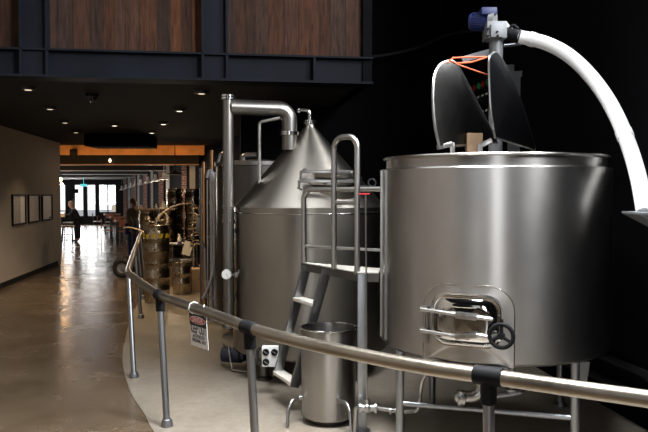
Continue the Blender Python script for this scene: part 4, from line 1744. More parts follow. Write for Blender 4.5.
places = ['left', 'middle', 'right']
for i, (a, b, y0, y1) in enumerate(((11.2, 24.6, 194.3, 225.0), (27.4, 38.6, 194.4, 222.5), (41.2, 51.2, 194.5, 220.5))):
    Ya, Yb = wallY(a), wallY(b)
    Ym = (Ya + Yb) / 2
    zt1 = at((a + b) / 2, y0, Ym).z
    zb1 = at((a + b) / 2, y1, Ym).z
    Tp = Matrix.Translation((lx(Ym), Ym, (zt1 + zb1) / 2)) @ Matrix.Rotation(math.atan2(1, SL) - PI / 2, 4, 'Z')
    hl = (Yb - Ya) / 2 * math.hypot(1, SL)
    hh = (zt1 - zb1) / 2
    pf = thing('framed_print', ('greyish framed print with a pale right strip, nearest of three on the left wall', 'framed print between the other two on the left wall', 'palest framed print, furthest along the left wall')[i], 'picture', Tp.translation, 'framed prints on the left wall')
    pf.location = Tp.translation
    bm = BM()
    for lo, hi in (((0.002, -hl, -hh), (0.035, -hl + 0.03, hh)), ((0.002, hl - 0.03, -hh), (0.035, hl, hh)), ((0.002, -hl + 0.03, -hh), (0.035, hl - 0.03, -hh + 0.03)), ((0.002, -hl + 0.03, hh - 0.03), (0.035, hl - 0.03, hh))):
        box(bm, lo, hi, Tp)
    obj('frame', bm, M_BLACK, pf)
    bm = BM()
    box(bm, (0.004, -hl + 0.03, -hh + 0.03), (0.012, hl - 0.03, hh - 0.03), Tp)
    pr = obj('print_sheet', bm, M_PRINT[i], pf)
    bm = BM()
    if i == 0:
        box(bm, (0.0125, hl * 0.25, -hh + 0.035), (0.014, hl - 0.035, hh - 0.035), Tp)
        obj('pale_strip', bm, M_PRINT[2], pr)
    else:
        box(bm, (0.0125, hl * 0.35, -hh + 0.045), (0.014, hl - 0.05, -hh + 0.075), Tp)
        obj('caption_strip', bm, M_PAPER if i == 1 else M_BLACK, pr)

# ------------------------------------------------------------------ ceiling fittings
dl = [(28, 87, 'rectangular downlight nearest the left wall under the low ceiling', 1), (50, 107, 'second downlight back in the left ceiling row', 1), (65, 121, 'third downlight back in the left ceiling row', 1), (76, 131, 'farthest downlight in the left ceiling row', 1),
      (201.5, 91, 'downlight of the right ceiling row nearest the vapour pipe', 1), (179.5, 109, 'bright downlight second in the right ceiling row', 2), (163.5, 122.5, 'bright downlight third in the right ceiling row', 2), (151.8, 131.5, 'farthest downlight in the right ceiling row', 2), (114.5, 124, 'bright downlight alone between the two ceiling rows', 2)]
for px, py, lab_, k in dl:
    p = onz(px, py, CZ)
    t = thing('downlight', lab_, 'ceiling light', (p.x, p.y, CZ), 'downlights in the low ceiling')
    bm = BM()
    lathe(bm, [(0.045, -0.004), (0.045, -0.035), (0.075, -0.03), (0.09, -0.006), (0.09, 0)], 24, Matrix.Translation((p.x, p.y, CZ)), cap=False)
    obj('trim_ring', bm, M_BLKIRON, t)
    bm = BM()
    lathe(bm, [(0.044, -0.022), (0.038, -0.036), (0.0, -0.040)], 20, Matrix.Translation((p.x, p.y, CZ)), cap=False)
    obj('lens', bm, M_DOWNB if k == 2 else M_DOWN, t)
p = onz(92, 94, CZ)
t = thing('dome_camera', 'small black dome camera on the low ceiling, left of centre', 'camera', (p.x, p.y, CZ))
bm = BM()
lathe(bm, [(0.08, 0), (0.08, -0.03), (0.07, -0.035)], 24, Matrix.Translation((p.x, p.y, CZ)))
obj('base', bm, M_BLACK, t)
bm = BM()
lathe(bm, [(0.062, -0.035), (0.05, -0.07), (0.025, -0.09), (0, -0.094)], 24, Matrix.Translation((p.x, p.y, CZ)), cap=False)
obj('dome', bm, simple('glossy_black', (0.01, 0.01, 0.01), 0.08), t)
bm = BM()
a, b = at(84, 146, 14.6), at(147, 146, 14.6)
box(bm, (a.x, 14.6, a.z), (b.x, 15.5, CZ - 0.012), None, 0.01)
for k in range(5):
    z = a.z + 0.02 + k * 0.04
    box(bm, (a.x + 0.05, 14.585, z), (b.x - 0.05, 14.6, z + 0.015))
tag(obj('air_duct', bm, M_DARKW, None, ((a.x + b.x) / 2, 15, CZ)), 'long black ventilation duct under the low ceiling', 'duct')
# box sign under the bulkhead
p = at(72.5, 152, 18.05)
bm = BM()
box(bm, (p.x - 0.075, 18.06, p.z - 0.09), (p.x + 0.075, 18.195, p.z + 0.075), None, 0.006)
tag(obj('speaker_box', bm, M_BLACK, None, p), 'small black box speaker on the lit wooden bulkhead', 'speaker')
# small lamp on the first beam
p = at(110, 160.5, 18.85)
t = thing('spot_lamp', 'small lit spot lamp on the first dark beam', 'lamp', p)
bm = BM(); cyl(bm, p + V((0, 0.04, 0.1)), p + V((0, 0, 0.02)), 0.02, 12); obj('stem', bm, M_BLACK, t)
bm = BM(); sphere(bm, p, 0.035, (1, 1, 1.5)); obj('bulb', bm, glow('spot_glow', (1, 0.8, 0.6), 2.5), t)

# ------------------------------------------------------------------ pendants
pl = [(164, 179.5, 20.0, 12), (155.4, 181, 21.8, 9.5), (147.8, 182.8, 23.6, 8.5), (140.8, 185, 25.4, 7.5), (135.3, 186.4, 27.4, 6.5), (131, 187.7, 29.5, 6), (126.2, 189.0, 32.0, 5.5), (121.8, 190.2, 34.6, 5)]
words = ['nearest', 'second', 'third', 'fourth', 'fifth', 'sixth', 'seventh', 'farthest']
PEND = []
for i, (px, py, Y, w) in enumerate(pl):
    p = at(px, py, Y)
    lab_ = '%s grey enamel pendant lamp from the camera in the row along the brick piers' % words[i]
    t = thing('pendant_lamp', lab_, 'pendant lamp', p, 'pendant lamps along the brick piers')
    r = w / F * Y / 2 * 0.95
    bm = BM()
    lathe(bm, [(0.028, 0.20), (0.04, 0.19), (0.045, 0.09), (0.06, 0.07), (r, 0.0), (r - 0.004, -0.006), (0.055, 0.06), (0.0, 0.065)], 28, Matrix.Translation(p), cap=False)
    obj('lamp_shade', bm, M_ENAMEL, t)
    bm = BM()
    sphere(bm, p + V((0, 0, 0.025)), 0.028)
    obj('bulb', bm, M_WHITEP, t)
    if i < 3:
        PEND.append(p - V((0, 0, 0.06)))
    bm = BM()
    tube(bm, [p + V((0, 0, 0.19)), V((p.x, p.y, CZ))], 0.011, 8)
    obj('rod', bm, M_BLKIRON if i else M_ENAMEL, t)
p = at(175, 174.5, 17.6)
bm = BM()
lathe(bm, [(0.03, 0.1), (0.06, 0.07), (0.24, 0.0), (0.235, -0.006), (0.05, 0.05), (0, 0.055)], 28, Matrix.Translation(p), cap=False)
tube(bm, [p + V((0, 0, 0.09)), V((p.x, p.y, CZ))], 0.011, 8)
tag(obj('pendant_lamp', bm, M_BLKIRON, None, p), 'dark pendant lamp above the tallest keg stacks', 'pendant lamp')

# bulbs over the bar
for i, (px, py, Y) in enumerate(((60.2, 179.3, 23.0), (61.7, 184.3, 26.0))):
    p = at(px, py, Y)
    t = thing('bare_bulb', ('nearer glowing bare bulb hanging over the bar', 'farther glowing bare bulb hanging over the bar')[i], 'bulb', p)
    bm = BM(); sphere(bm, p, 0.05, (1, 1, 1.25)); obj('glass_bulb', bm, M_WARM, t)
    bm = BM(); cyl(bm, p + V((0, 0, 0.05)), p + V((0, 0, 0.11)), 0.022, 12); tube(bm, [p + V((0, 0, 0.1)), V((p.x, p.y, CZ))], 0.008, 8); obj('cord', bm, M_BLACK, t)
# exit sign and dark sign at the far end
p = at(83.5, 185.3, 36.5)
bm = BM()
box(bm, (p.x - 0.17, 36.5, p.z - 0.06), (p.x + 0.17, 36.55, p.z + 0.06), None, 0.01)
tube(bm, [(p.x, 36.525, p.z + 0.05), (p.x, 36.525, CZ)], 0.01, 6)
tag(obj('exit_sign', bm, M_EXIT, None, p), 'small blue-green lit sign hanging before the far windows', 'sign')
p = at(73.8, 191, 34)
bm = BM()
box(bm, (p.x - 0.22, 34, p.z - 0.1), (p.x + 0.2, 34.06, p.z + 0.09), None, 0.01)
tube(bm, [(p.x, 34.03, p.z + 0.08), (p.x, 34.03, CZ)], 0.02, 6)
tag(obj('hanging_screen', bm, M_BLACK, None, p), 'dark screen hanging from the ceiling above the man', 'screen')

# ------------------------------------------------------------------ bar, stools, tables
bar = thing('bar_counter', 'wooden bar counter with pale top at the far left', 'counter', (-8.9, 24.4, 0))
xb = at(65.0, 216, 23.6).x
BT = Matrix.Translation((xb, 23.6, 0)) @ Matrix.Rotation(math.atan(0.36), 4, 'Z')
bm = BM(); box(bm, (-0.75, 0, 0.90), (0, 5.0, 0.95), BT, 0.008); obj('bar_top', bm, M_PALE, bar)
bm = BM(); box(bm, (-0.7, 0.1, 0.0), (-0.14, 4.9, 0.90), BT); obj('bar_front', bm, M_WOOD, bar)
stool0 = None
for i, (px, Y, ang) in enumerate(((68.6, 23.0, 0.1), (69.6, 26.1, -0.1))):
    x = at(px, 240, Y).x
    t = thing('bar_stool', ('nearer square bar stool in front of the bar', 'farther bar stool beside the standing man')[i], 'stool', (0, 0, 0), 'stools at the bar')
    bm = BM(); box(bm, (-0.18, -0.17, 0.60), (0.18, 0.17, 0.65), None, 0.01); obj('seat', bm, M_WOOD if i == 0 else M_ENAMEL, t)
    for sx_ in (-1, 1):
        for sy_ in (-1, 1):
            bm = BM(); obox(bm, (sx_ * 0.15, sy_ * 0.14, 0.60), (sx_ * 0.18, sy_ * 0.17, 0.0), 0.03, 0.03); obj('leg', bm, M_BLKIRON, t)
    bm = BM()
    for z in (0.2,):
        for a, b in (((-.17, -.16), (.17, -.16)), ((.17, -.16), (.17, .16)), ((.17, .16), (-.17, .16)), ((-.17, .16), (-.17, -.16))):
            obox(bm, (a[0], a[1], z), (b[0], b[1], z), 0.02, 0.02)
    obj('foot_ring', bm, M_BLKIRON, t)
    t.location = (x, Y, 0)
    t.rotation_euler = (0, 0, ang)
tb = None
for i, (px, Y) in enumerate(((126, 24.5), (119, 28.0), (112, 32.0))):
    x = at(px, 216, Y).x
    w = ('nearest red-brown wooden table by the brick piers', 'middle red-brown wooden table by the brick piers', 'farthest red-brown wooden table, near the end windows')[i]
    t = thing('dining_table', w, 'table', (0, 0, 0), 'red-brown tables in the hall')
    bm = BM(); box(bm, (-0.36, -0.55, 0.72), (0.36, 0.55, 0.77), None, 0.008); obj('tabletop', bm, M_REDW, t)
    for sx_ in (-1, 1):
        for sy_ in (-1, 1):
            bm = BM(); box(bm, (sx_ * 0.31 - 0.03, sy_ * 0.48 - 0.03, 0), (sx_ * 0.31 + 0.03, sy_ * 0.48 + 0.03, 0.72)); obj('leg', bm, M_BLKIRON, t)
    t.location = (x, Y, 0)
    t.rotation_euler = (0, 0, 0.3)
    for k, (dx, dy) in enumerate(((-0.62, -0.05), (-0.1, -0.95))):
        lab_ = '%s beside the %s red-brown table' % (('small dark-framed chair on the aisle side', 'small dark-framed chair at the near end')[k], ('nearest', 'middle', 'farthest')[i])
        c = thing('dining_chair', lab_, 'chair', (0, 0, 0), 'chairs around the red-brown tables')
        bm = BM(); box(bm, (-0.19, -0.19, 0.43), (0.19, 0.19, 0.46), None, 0.006); obj('seat', bm, M_REDW, c)
        bm = BM(); box(bm, (-0.18, -0.2, 0.62), (0.18, -0.175, 0.82), None, 0.006); obj('backrest', bm, M_REDW, c)
        for sx_ in (-1, 1):
            bm = BM(); tube(bm, [(sx_ * 0.17, -0.2, 0), (sx_ * 0.17, -0.17, 0.44), (sx_ * 0.17, -0.205, 0.8)], 0.013, 8); obj('leg', bm, M_BLKIRON, c)
            bm = BM(); tube(bm, [(sx_ * 0.17, 0.18, 0), (sx_ * 0.16, 0.16, 0.44)], 0.013, 8); obj('leg', bm, M_BLKIRON, c)
        R = Matrix.Rotation(0.3, 3, 'Z')
        pos = R @ V((dx, dy, 0))
        c.location = (x + pos.x, Y + pos.y, 0)
        c.rotation_euler = (0, 0, 0.3 + (-PI / 2 if k == 0 else 0))

# ------------------------------------------------------------------ people
def skin_mesh(name, V_, E_, m, parent, sub=2, root=0):
    me = bpy.data.meshes.new(name)
    me.from_pydata([v[0] for v in V_], E_, [])
    tmp = bpy.data.objects.new(name, me)
    COL.objects.link(tmp)
    md = tmp.modifiers.new('s', 'SKIN')
    md.use_smooth_shade = True
    sv = me.skin_vertices[0].data
    for i, v in enumerate(V_):
        r = v[1]
        sv[i].radius = r if hasattr(r, '__len__') else (r, r)
    sv[root].use_root = True
    for i, v in enumerate(V_):
        if len(v) > 2 and v[2]:
            sv[i].use_root = True
    md2 = tmp.modifiers.new('u', 'SUBSURF')
    md2.levels = sub
    md2.render_levels = sub
    bpy.context.view_layer.update()
    res = bpy.data.meshes.new_from_object(tmp.evaluated_get(bpy.context.evaluated_depsgraph_get()))
    bpy.data.objects.remove(tmp)
    bpy.data.meshes.remove(me)
    res.name = name
    for p in res.polygons:
        p.use_smooth = True
    res.transform(Matrix.Translation(-rootloc(parent)))
    res.materials.clear()
    return link(name, res, m, parent)


def person(label, loc, J, fwd, topmat, legmat, hairmat, hairlen=1.0):
    """J: joint dictionary in world space"""
    root = thing('person', label, 'person', loc)
    Vt, E = [], []
    idx = {}

    def add(n, p, r, rt=False):
        idx[n] = len(Vt)
        Vt.append((tuple(p), r, rt))
        return idx[n]

    def con(a, b):
        E.append((idx[a], idx[b]))
    fw = V(fwd).normalized()
    hips = (J['hipL'] + J['hipR']) / 2
    add('pel', hips, (0.14, 0.12), True)
    add('waist', hips.lerp(J['neck'], 0.35), (0.135, 0.11)); con('pel', 'waist')
    add('chest', hips.lerp(J['neck'], 0.75), (0.15, 0.12)); con('waist', 'chest')
    add('neck', J['neck'] + (J['head'] - J['neck']) * 0.15, 0.055); con('chest', 'neck')
    hd = J['head']
    up = (hd - J['neck']).normalized()
    add('jaw', hd - up * 0.07 + fw * 0.02, (0.07, 0.075)); con('neck', 'jaw')
    add('skull', hd + up * 0.02, (0.082, 0.09)); con('jaw', 'skull')
    add('crown', hd + up * 0.085, (0.055, 0.06)); con('skull', 'crown')
    for s in ('L', 'R'):
        add('sh' + s, J['sh' + s], 0.065); con('chest', 'sh' + s)
        add('el' + s, J['el' + s], 0.045); con('sh' + s, 'el' + s)
        add('wr' + s, J['wr' + s], 0.03); con('el' + s, 'wr' + s)
        add('pa' + s, J['wr' + s] + (J['wr' + s] - J['el' + s]).normalized() * 0.07, (0.04, 0.022)); con('wr' + s, 'pa' + s)
        add('hi' + s, J['hip' + s], 0.085); con('pel', 'hi' + s)
        add('kn' + s, J['kn' + s], 0.06); con('hi' + s, 'kn' + s)
        add('an' + s, J['an' + s], 0.042); con('kn' + s, 'an' + s)
        add('to' + s, J['to' + s], (0.04, 0.03)); con('an' + s, 'to' + s)
        # fingers, each its own chain rooted in the palm
        ax = (J['wr' + s] - J['el' + s]).normalized()
        sd = ax.cross(V((0, 0, 1))).normalized()
        dn = sd.cross(ax)
        for k, L in enumerate((0.075, 0.085, 0.08, 0.062)):
            b = J['wr' + s] + ax * 0.085 + sd * (0.027 - 0.018 * k)
            a0 = add('f%s%d0' % (s, k), b, 0.0095, True)
            add('f%s%d1' % (s, k), b + ax * L * 0.55 - dn * 0.008, 0.009); con('f%s%d0' % (s, k), 'f%s%d1' % (s, k))
            add('f%s%d2' % (s, k), b + ax * L * 0.9 - dn * 0.035, 0.008); con('f%s%d1' % (s, k), 'f%s%d2' % (s, k))
        b = J['wr' + s] + ax * 0.03 + sd * 0.025
        add('t%s0' % s, b, 0.011, True)
        add('t%s1' % s, b + ax * 0.035 + sd * 0.03, 0.0105); con('t%s0' % s, 't%s1' % s)
        add('t%s2' % s, b + ax * 0.065 + sd * 0.03 - dn * 0.01, 0.009); con('t%s1' % s, 't%s2' % s)
    # nose and ears as small chains from the skull
    lat = fw.cross(up).normalized()
    add('n0', hd - up * 0.01 + fw * 0.075, 0.016, True); add('n1', hd - up * 0.025 + fw * 0.105, 0.011); con('n0', 'n1')
    for s, sg in (('L', 1), ('R', -1)):
        add('e0' + s, hd - up * 0.005 + lat * sg * 0.07, 0.014, True); add('e1' + s, hd + up * 0.02 + lat * sg * 0.088 - fw * 0.01, 0.016); con('e0' + s, 'e1' + s)
    skin_mesh('body', Vt, E, M_SKIN, root)
    # clothing: same joints, a little fuller
    jv = [(tuple(hips - (J['neck'] - hips).normalized() * 0.05), (0.165, 0.14), True), (tuple(hips.lerp(J['neck'], 0.35)), (0.16, 0.135)), (tuple(hips.lerp(J['neck'], 0.75)), (0.175, 0.145)), (tuple(J['neck'] - (J['head'] - J['neck']) * 0.05), 0.075)]
    je = [(0, 1), (1, 2), (2, 3)]
    for s in ('L', 'R'):
        k = len(jv)
        jv += [(tuple(J['sh' + s]), 0.085), (tuple(J['el' + s]), 0.062), (tuple(J['el' + s].lerp(J['wr' + s], 0.92)), 0.045)]
        je += [(2, k), (k, k + 1), (k + 1, k + 2)]
    skin_mesh('jacket', jv, je, topmat, root)
    tv = [(tuple(hips), (0.152, 0.13), True)]
    te = []
    for s in ('L', 'R'):
        k = len(tv)
        tv += [(tuple(J['hip' + s]), 0.105), (tuple(J['kn' + s]), 0.078), (tuple(J['an' + s] + V((0, 0, 0.02))), 0.065)]
        te += [(0, k), (k, k + 1), (k + 1, k + 2)]
    skin_mesh('trousers', tv, te, legmat, root)
    for s in ('L', 'R'):
        sv = [(tuple(J['an' + s] - V((0, 0, 0.03))), 0.05, True), (tuple(J['to' + s]), (0.048, 0.036))]
        skin_mesh('shoe', sv, [(0, 1)], M_BLACK, root, 2)
    bm = BM()
    sphere(bm, V((0, 0, 0)), 1.0, (1, 1, 1), 20)
    for v in list(bm.verts):
        if v.co.dot(fw) > 0.25 and v.co.dot(up) < 0.55 or v.co.dot(up) < -0.45:
            bm.verts.remove(v)
    for v in bm.verts:
        v.co = hd + up * 0.025 - fw * 0.012 + V((v.co.x * 0.098, v.co.y * 0.098, v.co.z * 0.108))
    obj('hair', bm, hairmat, root)
    for sg in (1, -1):
        bm = BM()
        sphere(bm, hd + up * 0.012 + fw * 0.081 + lat * sg * 0.03, 0.010)
        obj('eye', bm, M_BLACK, root)
    bm = BM()
    sphere(bm, hd - up * 0.058 + fw * 0.088, 0.01, (abs(lat.x) * 1.6 + 0.6, abs(lat.y) * 1.6 + 0.6, 0.5))
    obj('mouth', bm, M_REDW, root)
    return root


Y1 = 25.0
def w1(px, py, dy=0):
    return at(px, py, Y1 + dy)


J = dict(head=w1(70.8, 204.5), neck=w1(73.2, 209.0), shL=w1(74.2, 210.5, -0.16), shR=w1(74.2, 210.5, 0.16), elL=w1(69.8, 216.0, -0.2), wrL=w1(64.5, 214.8, -0.1),
         elR=w1(69.8, 216.0, 0.25), wrR=w1(64.8, 214.8, 0.15), hipL=w1(77.8, 221.5, -0.09), hipR=w1(77.8, 221.5, 0.09), knL=w1(77.0, 231.5, -0.1), knR=w1(78.5, 231.5, 0.1),
         anL=w1(77.5, 239.6, -0.1), anR=w1(79.2, 239.6, 0.1))
for s in ('L', 'R'):
    J['an' + s].z = 0.085
    J['to' + s] = J['an' + s] + V((-0.16, 0, -0.048))
person('grey-haired person in dark clothes leaning on the bar', (J['anL'].x, Y1, 0), J, (-1, -0.1, -0.15), M_NAVY, M_NAVY, M_GREYH)

Y2 = 17.0
def w2(px, py, dy=0):
    return at(px, py, Y2 + dy)


J = dict(head=w2(133.6, 203.6), neck=w2(132.9, 208.6), shL=w2(129.4, 211.2, 0.05), shR=w2(136.6, 211.2, -0.02), elL=w2(128.6, 221.5, 0.05), wrL=w2(131.5, 229, -0.15),
         elR=w2(139.2, 217.5, 0.12), wrR=w2(140.0, 209.5, 0.28), hipL=w2(131.0, 228.5), hipR=w2(134.8, 228.5), knL=w2(131.0, 245, 0.0), knR=w2(134.8, 245, 0.02),
         anL=w2(131.2, 261), anR=w2(134.8, 261))
for s in ('L', 'R'):
    J['an' + s].z = 0.085
    J['to' + s] = J['an' + s] + V((0.05, 0.15, -0.048))
person('person in olive jacket and blue jeans seen from behind by the railing', (J['anL'].x, Y2, 0), J, (0.55, 0.8, -0.1), M_OLIVE, M_DENIM, M_BROWNH)

# ------------------------------------------------------------------ hand truck
hx, hy = at(122.3, 266.5, 14.4).x, 14.4
ht = thing('hand_truck', 'hand truck with black rubber wheels behind the railing corner', 'hand truck', (hx, hy, 0))
rw = 0.2
for dy in (0.0, 0.5):
    bm = BM()
    Tw = axis((hx, hy + dy, rw), (0, 1, 0))
    torus(bm, Tw, rw - 0.055, 0.055, 36, 14)
    wh = obj('wheel', bm, M_RUBBER, ht)
    bm = BM()
    lathe(bm, [(0.105, -0.03), (0.09, -0.025), (0.05, -0.01), (0.045, -0.045), (0.0, -0.045)], 24, Tw, cap=False)
    lathe(bm, [(0.105, 0.03), (0.09, 0.025), (0.05, 0.01), (0.045, 0.045), (0.0, 0.045)], 24, Tw, cap=False)
    obj('hub', bm, M_GALV, wh)
bm = BM()
tube(bm, [(hx, hy - 0.0, rw), (hx, hy + 0.5, rw)], 0.014, 10)
for dy in (0.1, 0.4):
    tube(bm, [(hx + 0.12, hy + dy, 0.08), (hx + 0.16, hy + dy, 0.5), (hx + 0.2, hy + dy, 1.1), (hx + 0.14, hy + dy, 1.2)], 0.016, 10, bend=0.05)
    tube(bm, [(hx, hy + dy, rw), (hx + 0.13, hy + dy, 0.3)], 0.012, 8)
for z in (0.35, 0.7, 1.0):
    tube(bm, [(hx + 0.13 + 0.07 * z, hy + 0.1, z), (hx + 0.13 + 0.07 * z, hy + 0.4, z)], 0.012, 8)
box(bm, (hx + 0.12, hy + 0.05, 0.06), (hx + 0.32, hy + 0.45, 0.075))
obj('frame', bm, M_BLKIRON, ht)

# ------------------------------------------------------------------ kegs
def make_keg(loc, label, r, h, group='steel kegs'):
    t = thing('beer_keg', label, 'keg', loc, group)
    L = Matrix.Translation(loc)
    bm = BM()
    prof = [(r * 0.80, 0.02), (r * 0.90, 0.0), (r * 0.93, 0.008), (r * 0.93, 0.07), (r * 0.97, 0.09), (r * 0.97, h * 0.30), (r, h * 0.315), (r, h * 0.345), (r * 0.97, h * 0.36),
            (r * 0.97, h * 0.62), (r, h * 0.635), (r, h * 0.665), (r * 0.97, h * 0.68), (r * 0.97, h - 0.10), (r * 0.93, h - 0.08), (r * 0.6, h - 0.06), (0.0, h - 0.055)]
    lathe(bm, prof, 40, L, cap=False)
    obj('keg_body', bm, M_KEG, t)
    bm = BM()
    lathe(bm, [(r * 0.92, h - 0.085), (r * 0.93, h - 0.01), (r * 0.95, h - 0.003), (r * 0.91, h), (r * 0.89, h - 0.01), (r * 0.88, h - 0.08)], 40, L, cap=False)
    obj('top_chime', bm, M_KEG, t)
    bm = BM()
    lathe(bm, [(0.045, h - 0.058), (0.045, h - 0.035), (0.03, h - 0.03), (0.0, h - 0.03)], 20, L, cap=False)
    obj('valve', bm, M_POL, t)
    return t


KH = 0.60
pk = lambda px, Y: V((at(px, 250, Y).x, Y, 0.0))
KB = pk(156.5, 11.2); KB.z = 0.006
keg = make_keg(KB, 'lower keg of the front stack behind the railing', 0.205, KH)
ku = dup(keg, KB + V((-0.0, 0, KH)), 0.4, 'upper keg of the front stack, banded with yellow and black tape')
bm = BM()
for k in range(0, 24):
    a0 = 2 * PI * k / 24
    a1 = a0 + 2 * PI / 24
    if k % 2:
        continue
    q = []
    for z, sk in ((KH - 0.20, 0), (KH - 0.13, 0.12)):
        q.append((a0 + sk, z)); q.append((a1 + sk, z))
    v = [bm.verts.new((0.2055 * math.cos(a), 0.2055 * math.sin(a), z)) for a, z in (q[0], q[1], q[3], q[2])]
    w = [bm.verts.new((0.1995 * math.cos(a), 0.1995 * math.sin(a), z)) for a, z in (q[0], q[1], q[3], q[2])]
    bm.faces.new(v); bm.faces.new(w[::-1])
    for i in range(4):
        bm.faces.new((v[i], v[(i + 1) % 4], w[(i + 1) % 4], w[i]))
obj('hazard_tape', bm, M_YEL, ku, local=True)['label'] = 'yellow and black striped tape'
K2 = pk(181.5, 12.1)
K2.z = 0.006
make_keg(K2, 'short keg alone on the floor right of the front stack', 0.165, 0.54)
stk = [(175.3, 17.0, 'the left one of the two tall stacks'), (193.5, 17.0, 'the right one of the two tall stacks')]
lvl = ['bottom', 'middle', 'top']
for px, Y, nm in stk:
    for k in range(3):
        p = pk(px, Y)
        p.z = k * KH
        dup(keg, p, 0.3 * k, '%s keg in %s by the brick wall' % (lvl[k], nm))
# pallet with two columns of kegs and a board on top
pp = pk(158.5, 15.65)
pal = thing('wood_pallet', 'wooden pallet carrying kegs beside the brick piers', 'pallet', (pp.x, pp.y, 0))
bm = BM()
for k in range(5):
    box(bm, (pp.x - 0.45, pp.y - 0.42 + k * 0.19, 0.11), (pp.x + 0.45, pp.y - 0.42 + k * 0.19 + 0.14, 0.132))
obj('top_boards', bm, M_WOOD, pal)
for k in (-1, 0, 1):
    bm = BM(); box(bm, (pp.x + k * 0.38 - 0.04, pp.y - 0.42, 0.0), (pp.x + k * 0.38 + 0.04, pp.y + 0.48, 0.11)); obj('runner', bm, M_WOOD, pal)
for c, dx in enumerate((-0.215, 0.215)):
    for k in range(2):
        dup(keg, V((pp.x + dx, pp.y, 0.132 + KH * k)), 0.5 * k + c, '%s %s keg on the wooden pallet under the board' % (('lower', 'upper')[k], ('left', 'right')[c]))
zb_ = 0.132 + 2 * KH
bm = BM()
box(bm, (pp.x - 0.42, pp.y - 0.3, zb_), (pp.x + 0.42, pp.y + 0.3, zb_ + 0.03))
tag(obj('wood_board', bm, M_WOOD, None, (pp.x, pp.y, zb_)), 'wooden board laid across the kegs on the pallet', 'board')
p = V((pp.x - 0.02, pp.y - 0.1, zb_ + 0.03))
bm = BM(); lathe(bm, [(0.03, 0), (0.032, 0.05), (0.015, 0.08), (0.014, 0.11)], 14, Matrix.Translation(p))
tag(obj('small_bottle', bm, M_PAPER, None, p), 'tiny pale bottle on the board above the kegs', 'bottle')
p = V((pp.x + 0.14, pp.y - 0.12, zb_ + 0.03))
bm = BM(); lathe(bm, [(0.085, 0), (0.02, 0.16), (0.01, 0.17)], 16, Matrix.Translation(p))
tag(obj('paper_funnel', bm, M_PAPER, None, p), 'pale upturned funnel on the board above the kegs', 'funnel')

# work table with bottle and sheet
tx = pk(183, 13.3)
zt2 = at(183, 243, 13.3).z
wt = thing('work_table', 'small steel work table among the kegs', 'table', (tx.x, tx.y, 0))
bm = BM(); box(bm, (tx.x - 0.26, tx.y - 0.22, zt2 - 0.03), (tx.x + 0.26, tx.y + 0.22, zt2), None, 0.005); obj('tabletop', bm, M_DKST, wt)
bm = BM(); box(bm, (tx.x - 0.24, tx.y - 0.2, zt2 - 0.32), (tx.x + 0.24, tx.y + 0.2, zt2 - 0.30)); obj('shelf', bm, M_POST, wt)
for sx_ in (-1, 1):
    for sy_ in (-1, 1):
        bm = BM(); tube(bm, [(tx.x + sx_ * 0.23, tx.y + sy_ * 0.19, 0.006), (tx.x + sx_ * 0.23, tx.y + sy_ * 0.19, zt2 - 0.03)], 0.018, 10); obj('leg', bm, M_POST, wt)
p = V((at(179.5, 240, 13.2).x, 13.2, zt2))
t = thing('spray_bottle', 'small bottle with a purple base on the work table', 'bottle', p)
bm = BM(); lathe(bm, [(0.04, 0.035), (0.042, 0.09), (0.018, 0.13), (0.016, 0.17)], 18, Matrix.Translation(p)); obj('bottle_body', bm, M_PAPER, t)
bm = BM(); lathe(bm, [(0.04, 0.0), (0.043, 0.035), (0.03, 0.036)], 18, Matrix.Translation(p)); obj('purple_base', bm, simple('purple_plastic', (0.12, 0.03, 0.2), 0.5), t)['label'] = 'purple base'
bm = BM()
a = at(187.5, 248, 12.95)
Tq = Matrix.Translation(a) @ Matrix.Rotation(0.25, 4, 'Y') @ Matrix.Rotation(-0.15, 4, 'X')
box(bm, (-0.075, -0.004, -0.13), (0.08, 0.004, 0.12), Tq)
tag(obj('clipboard_sheet', bm, M_PAPER, None, a), 'tilted pale paper sheet hanging at the edge of the work table', 'paper')
p = pk(198.3, 12.4)
bx = thing('cardboard_box', 'brown cardboard box on the floor right of the short keg', 'box', (p.x, p.y, 0.0))
bm = BM(); box(bm, (p.x - 0.17, p.y - 0.15, 0.006), (p.x + 0.17, p.y + 0.15, 0.40), Matrix.Identity(4), 0.004); obj('carton', bm, M_CARD, bx)
bm = BM(); obox(bm, (p.x - 0.17, p.y - 0.05, 0.405), (p.x - 0.30, p.y - 0.05, 0.44), 0.28, 0.006); obj('flap', bm, M_CARD, bx); bm = BM(); obox(bm, (p.x + 0.17, p.y - 0.05, 0.405), (p.x + 0.03, p.y - 0.05, 0.47), 0.28, 0.006); obj('flap', bm, M_CARD, bx)
# keg filler: post with grey device
p = pk(197, 12.9)
kf = thing('keg_filler', 'grey keg filling unit on a steel post near the pipes', 'machine', (p.x, p.y, 0))
bm = BM(); tube(bm, [(p.x - 0.07, p.y + 0.08, 0.006), (p.x - 0.07, p.y + 0.08, 1.65)], 0.03, 12); tube(bm, [(p.x + 0.12, p.y + 0.08, 0.006), (p.x + 0.12, p.y + 0.08, 1.4)], 0.02, 12); obj('post', bm, M_KEG, kf)
bm = BM(); c = at(199.5, 225, 12.8); box(bm, (c.x - 0.06, c.y - 0.03, c.z - 0.13), (c.x + 0.06, c.y + 0.05, c.z + 0.14), None, 0.006); obj('control_box', bm, M_MOTOR, kf)
bm = BM()
random.seed(11)
for k in range(12):
    z = 0.75 + 0.06 * k
    x0 = p.x - 0.12 + random.uniform(-0.05, 0.05)
    tube(bm, [(x0, p.y - 0.0, z), (x0 + random.uniform(0.1, 0.26), p.y - 0.02, z + random.uniform(-0.05, 0.05))], random.uniform(0.012, 0.022), 8)
    if k % 3 == 0:
        sphere(bm, V((x0 + 0.08, p.y - 0.02, z)), 0.035)
obj('fitting', bm, M_KEG, kf)
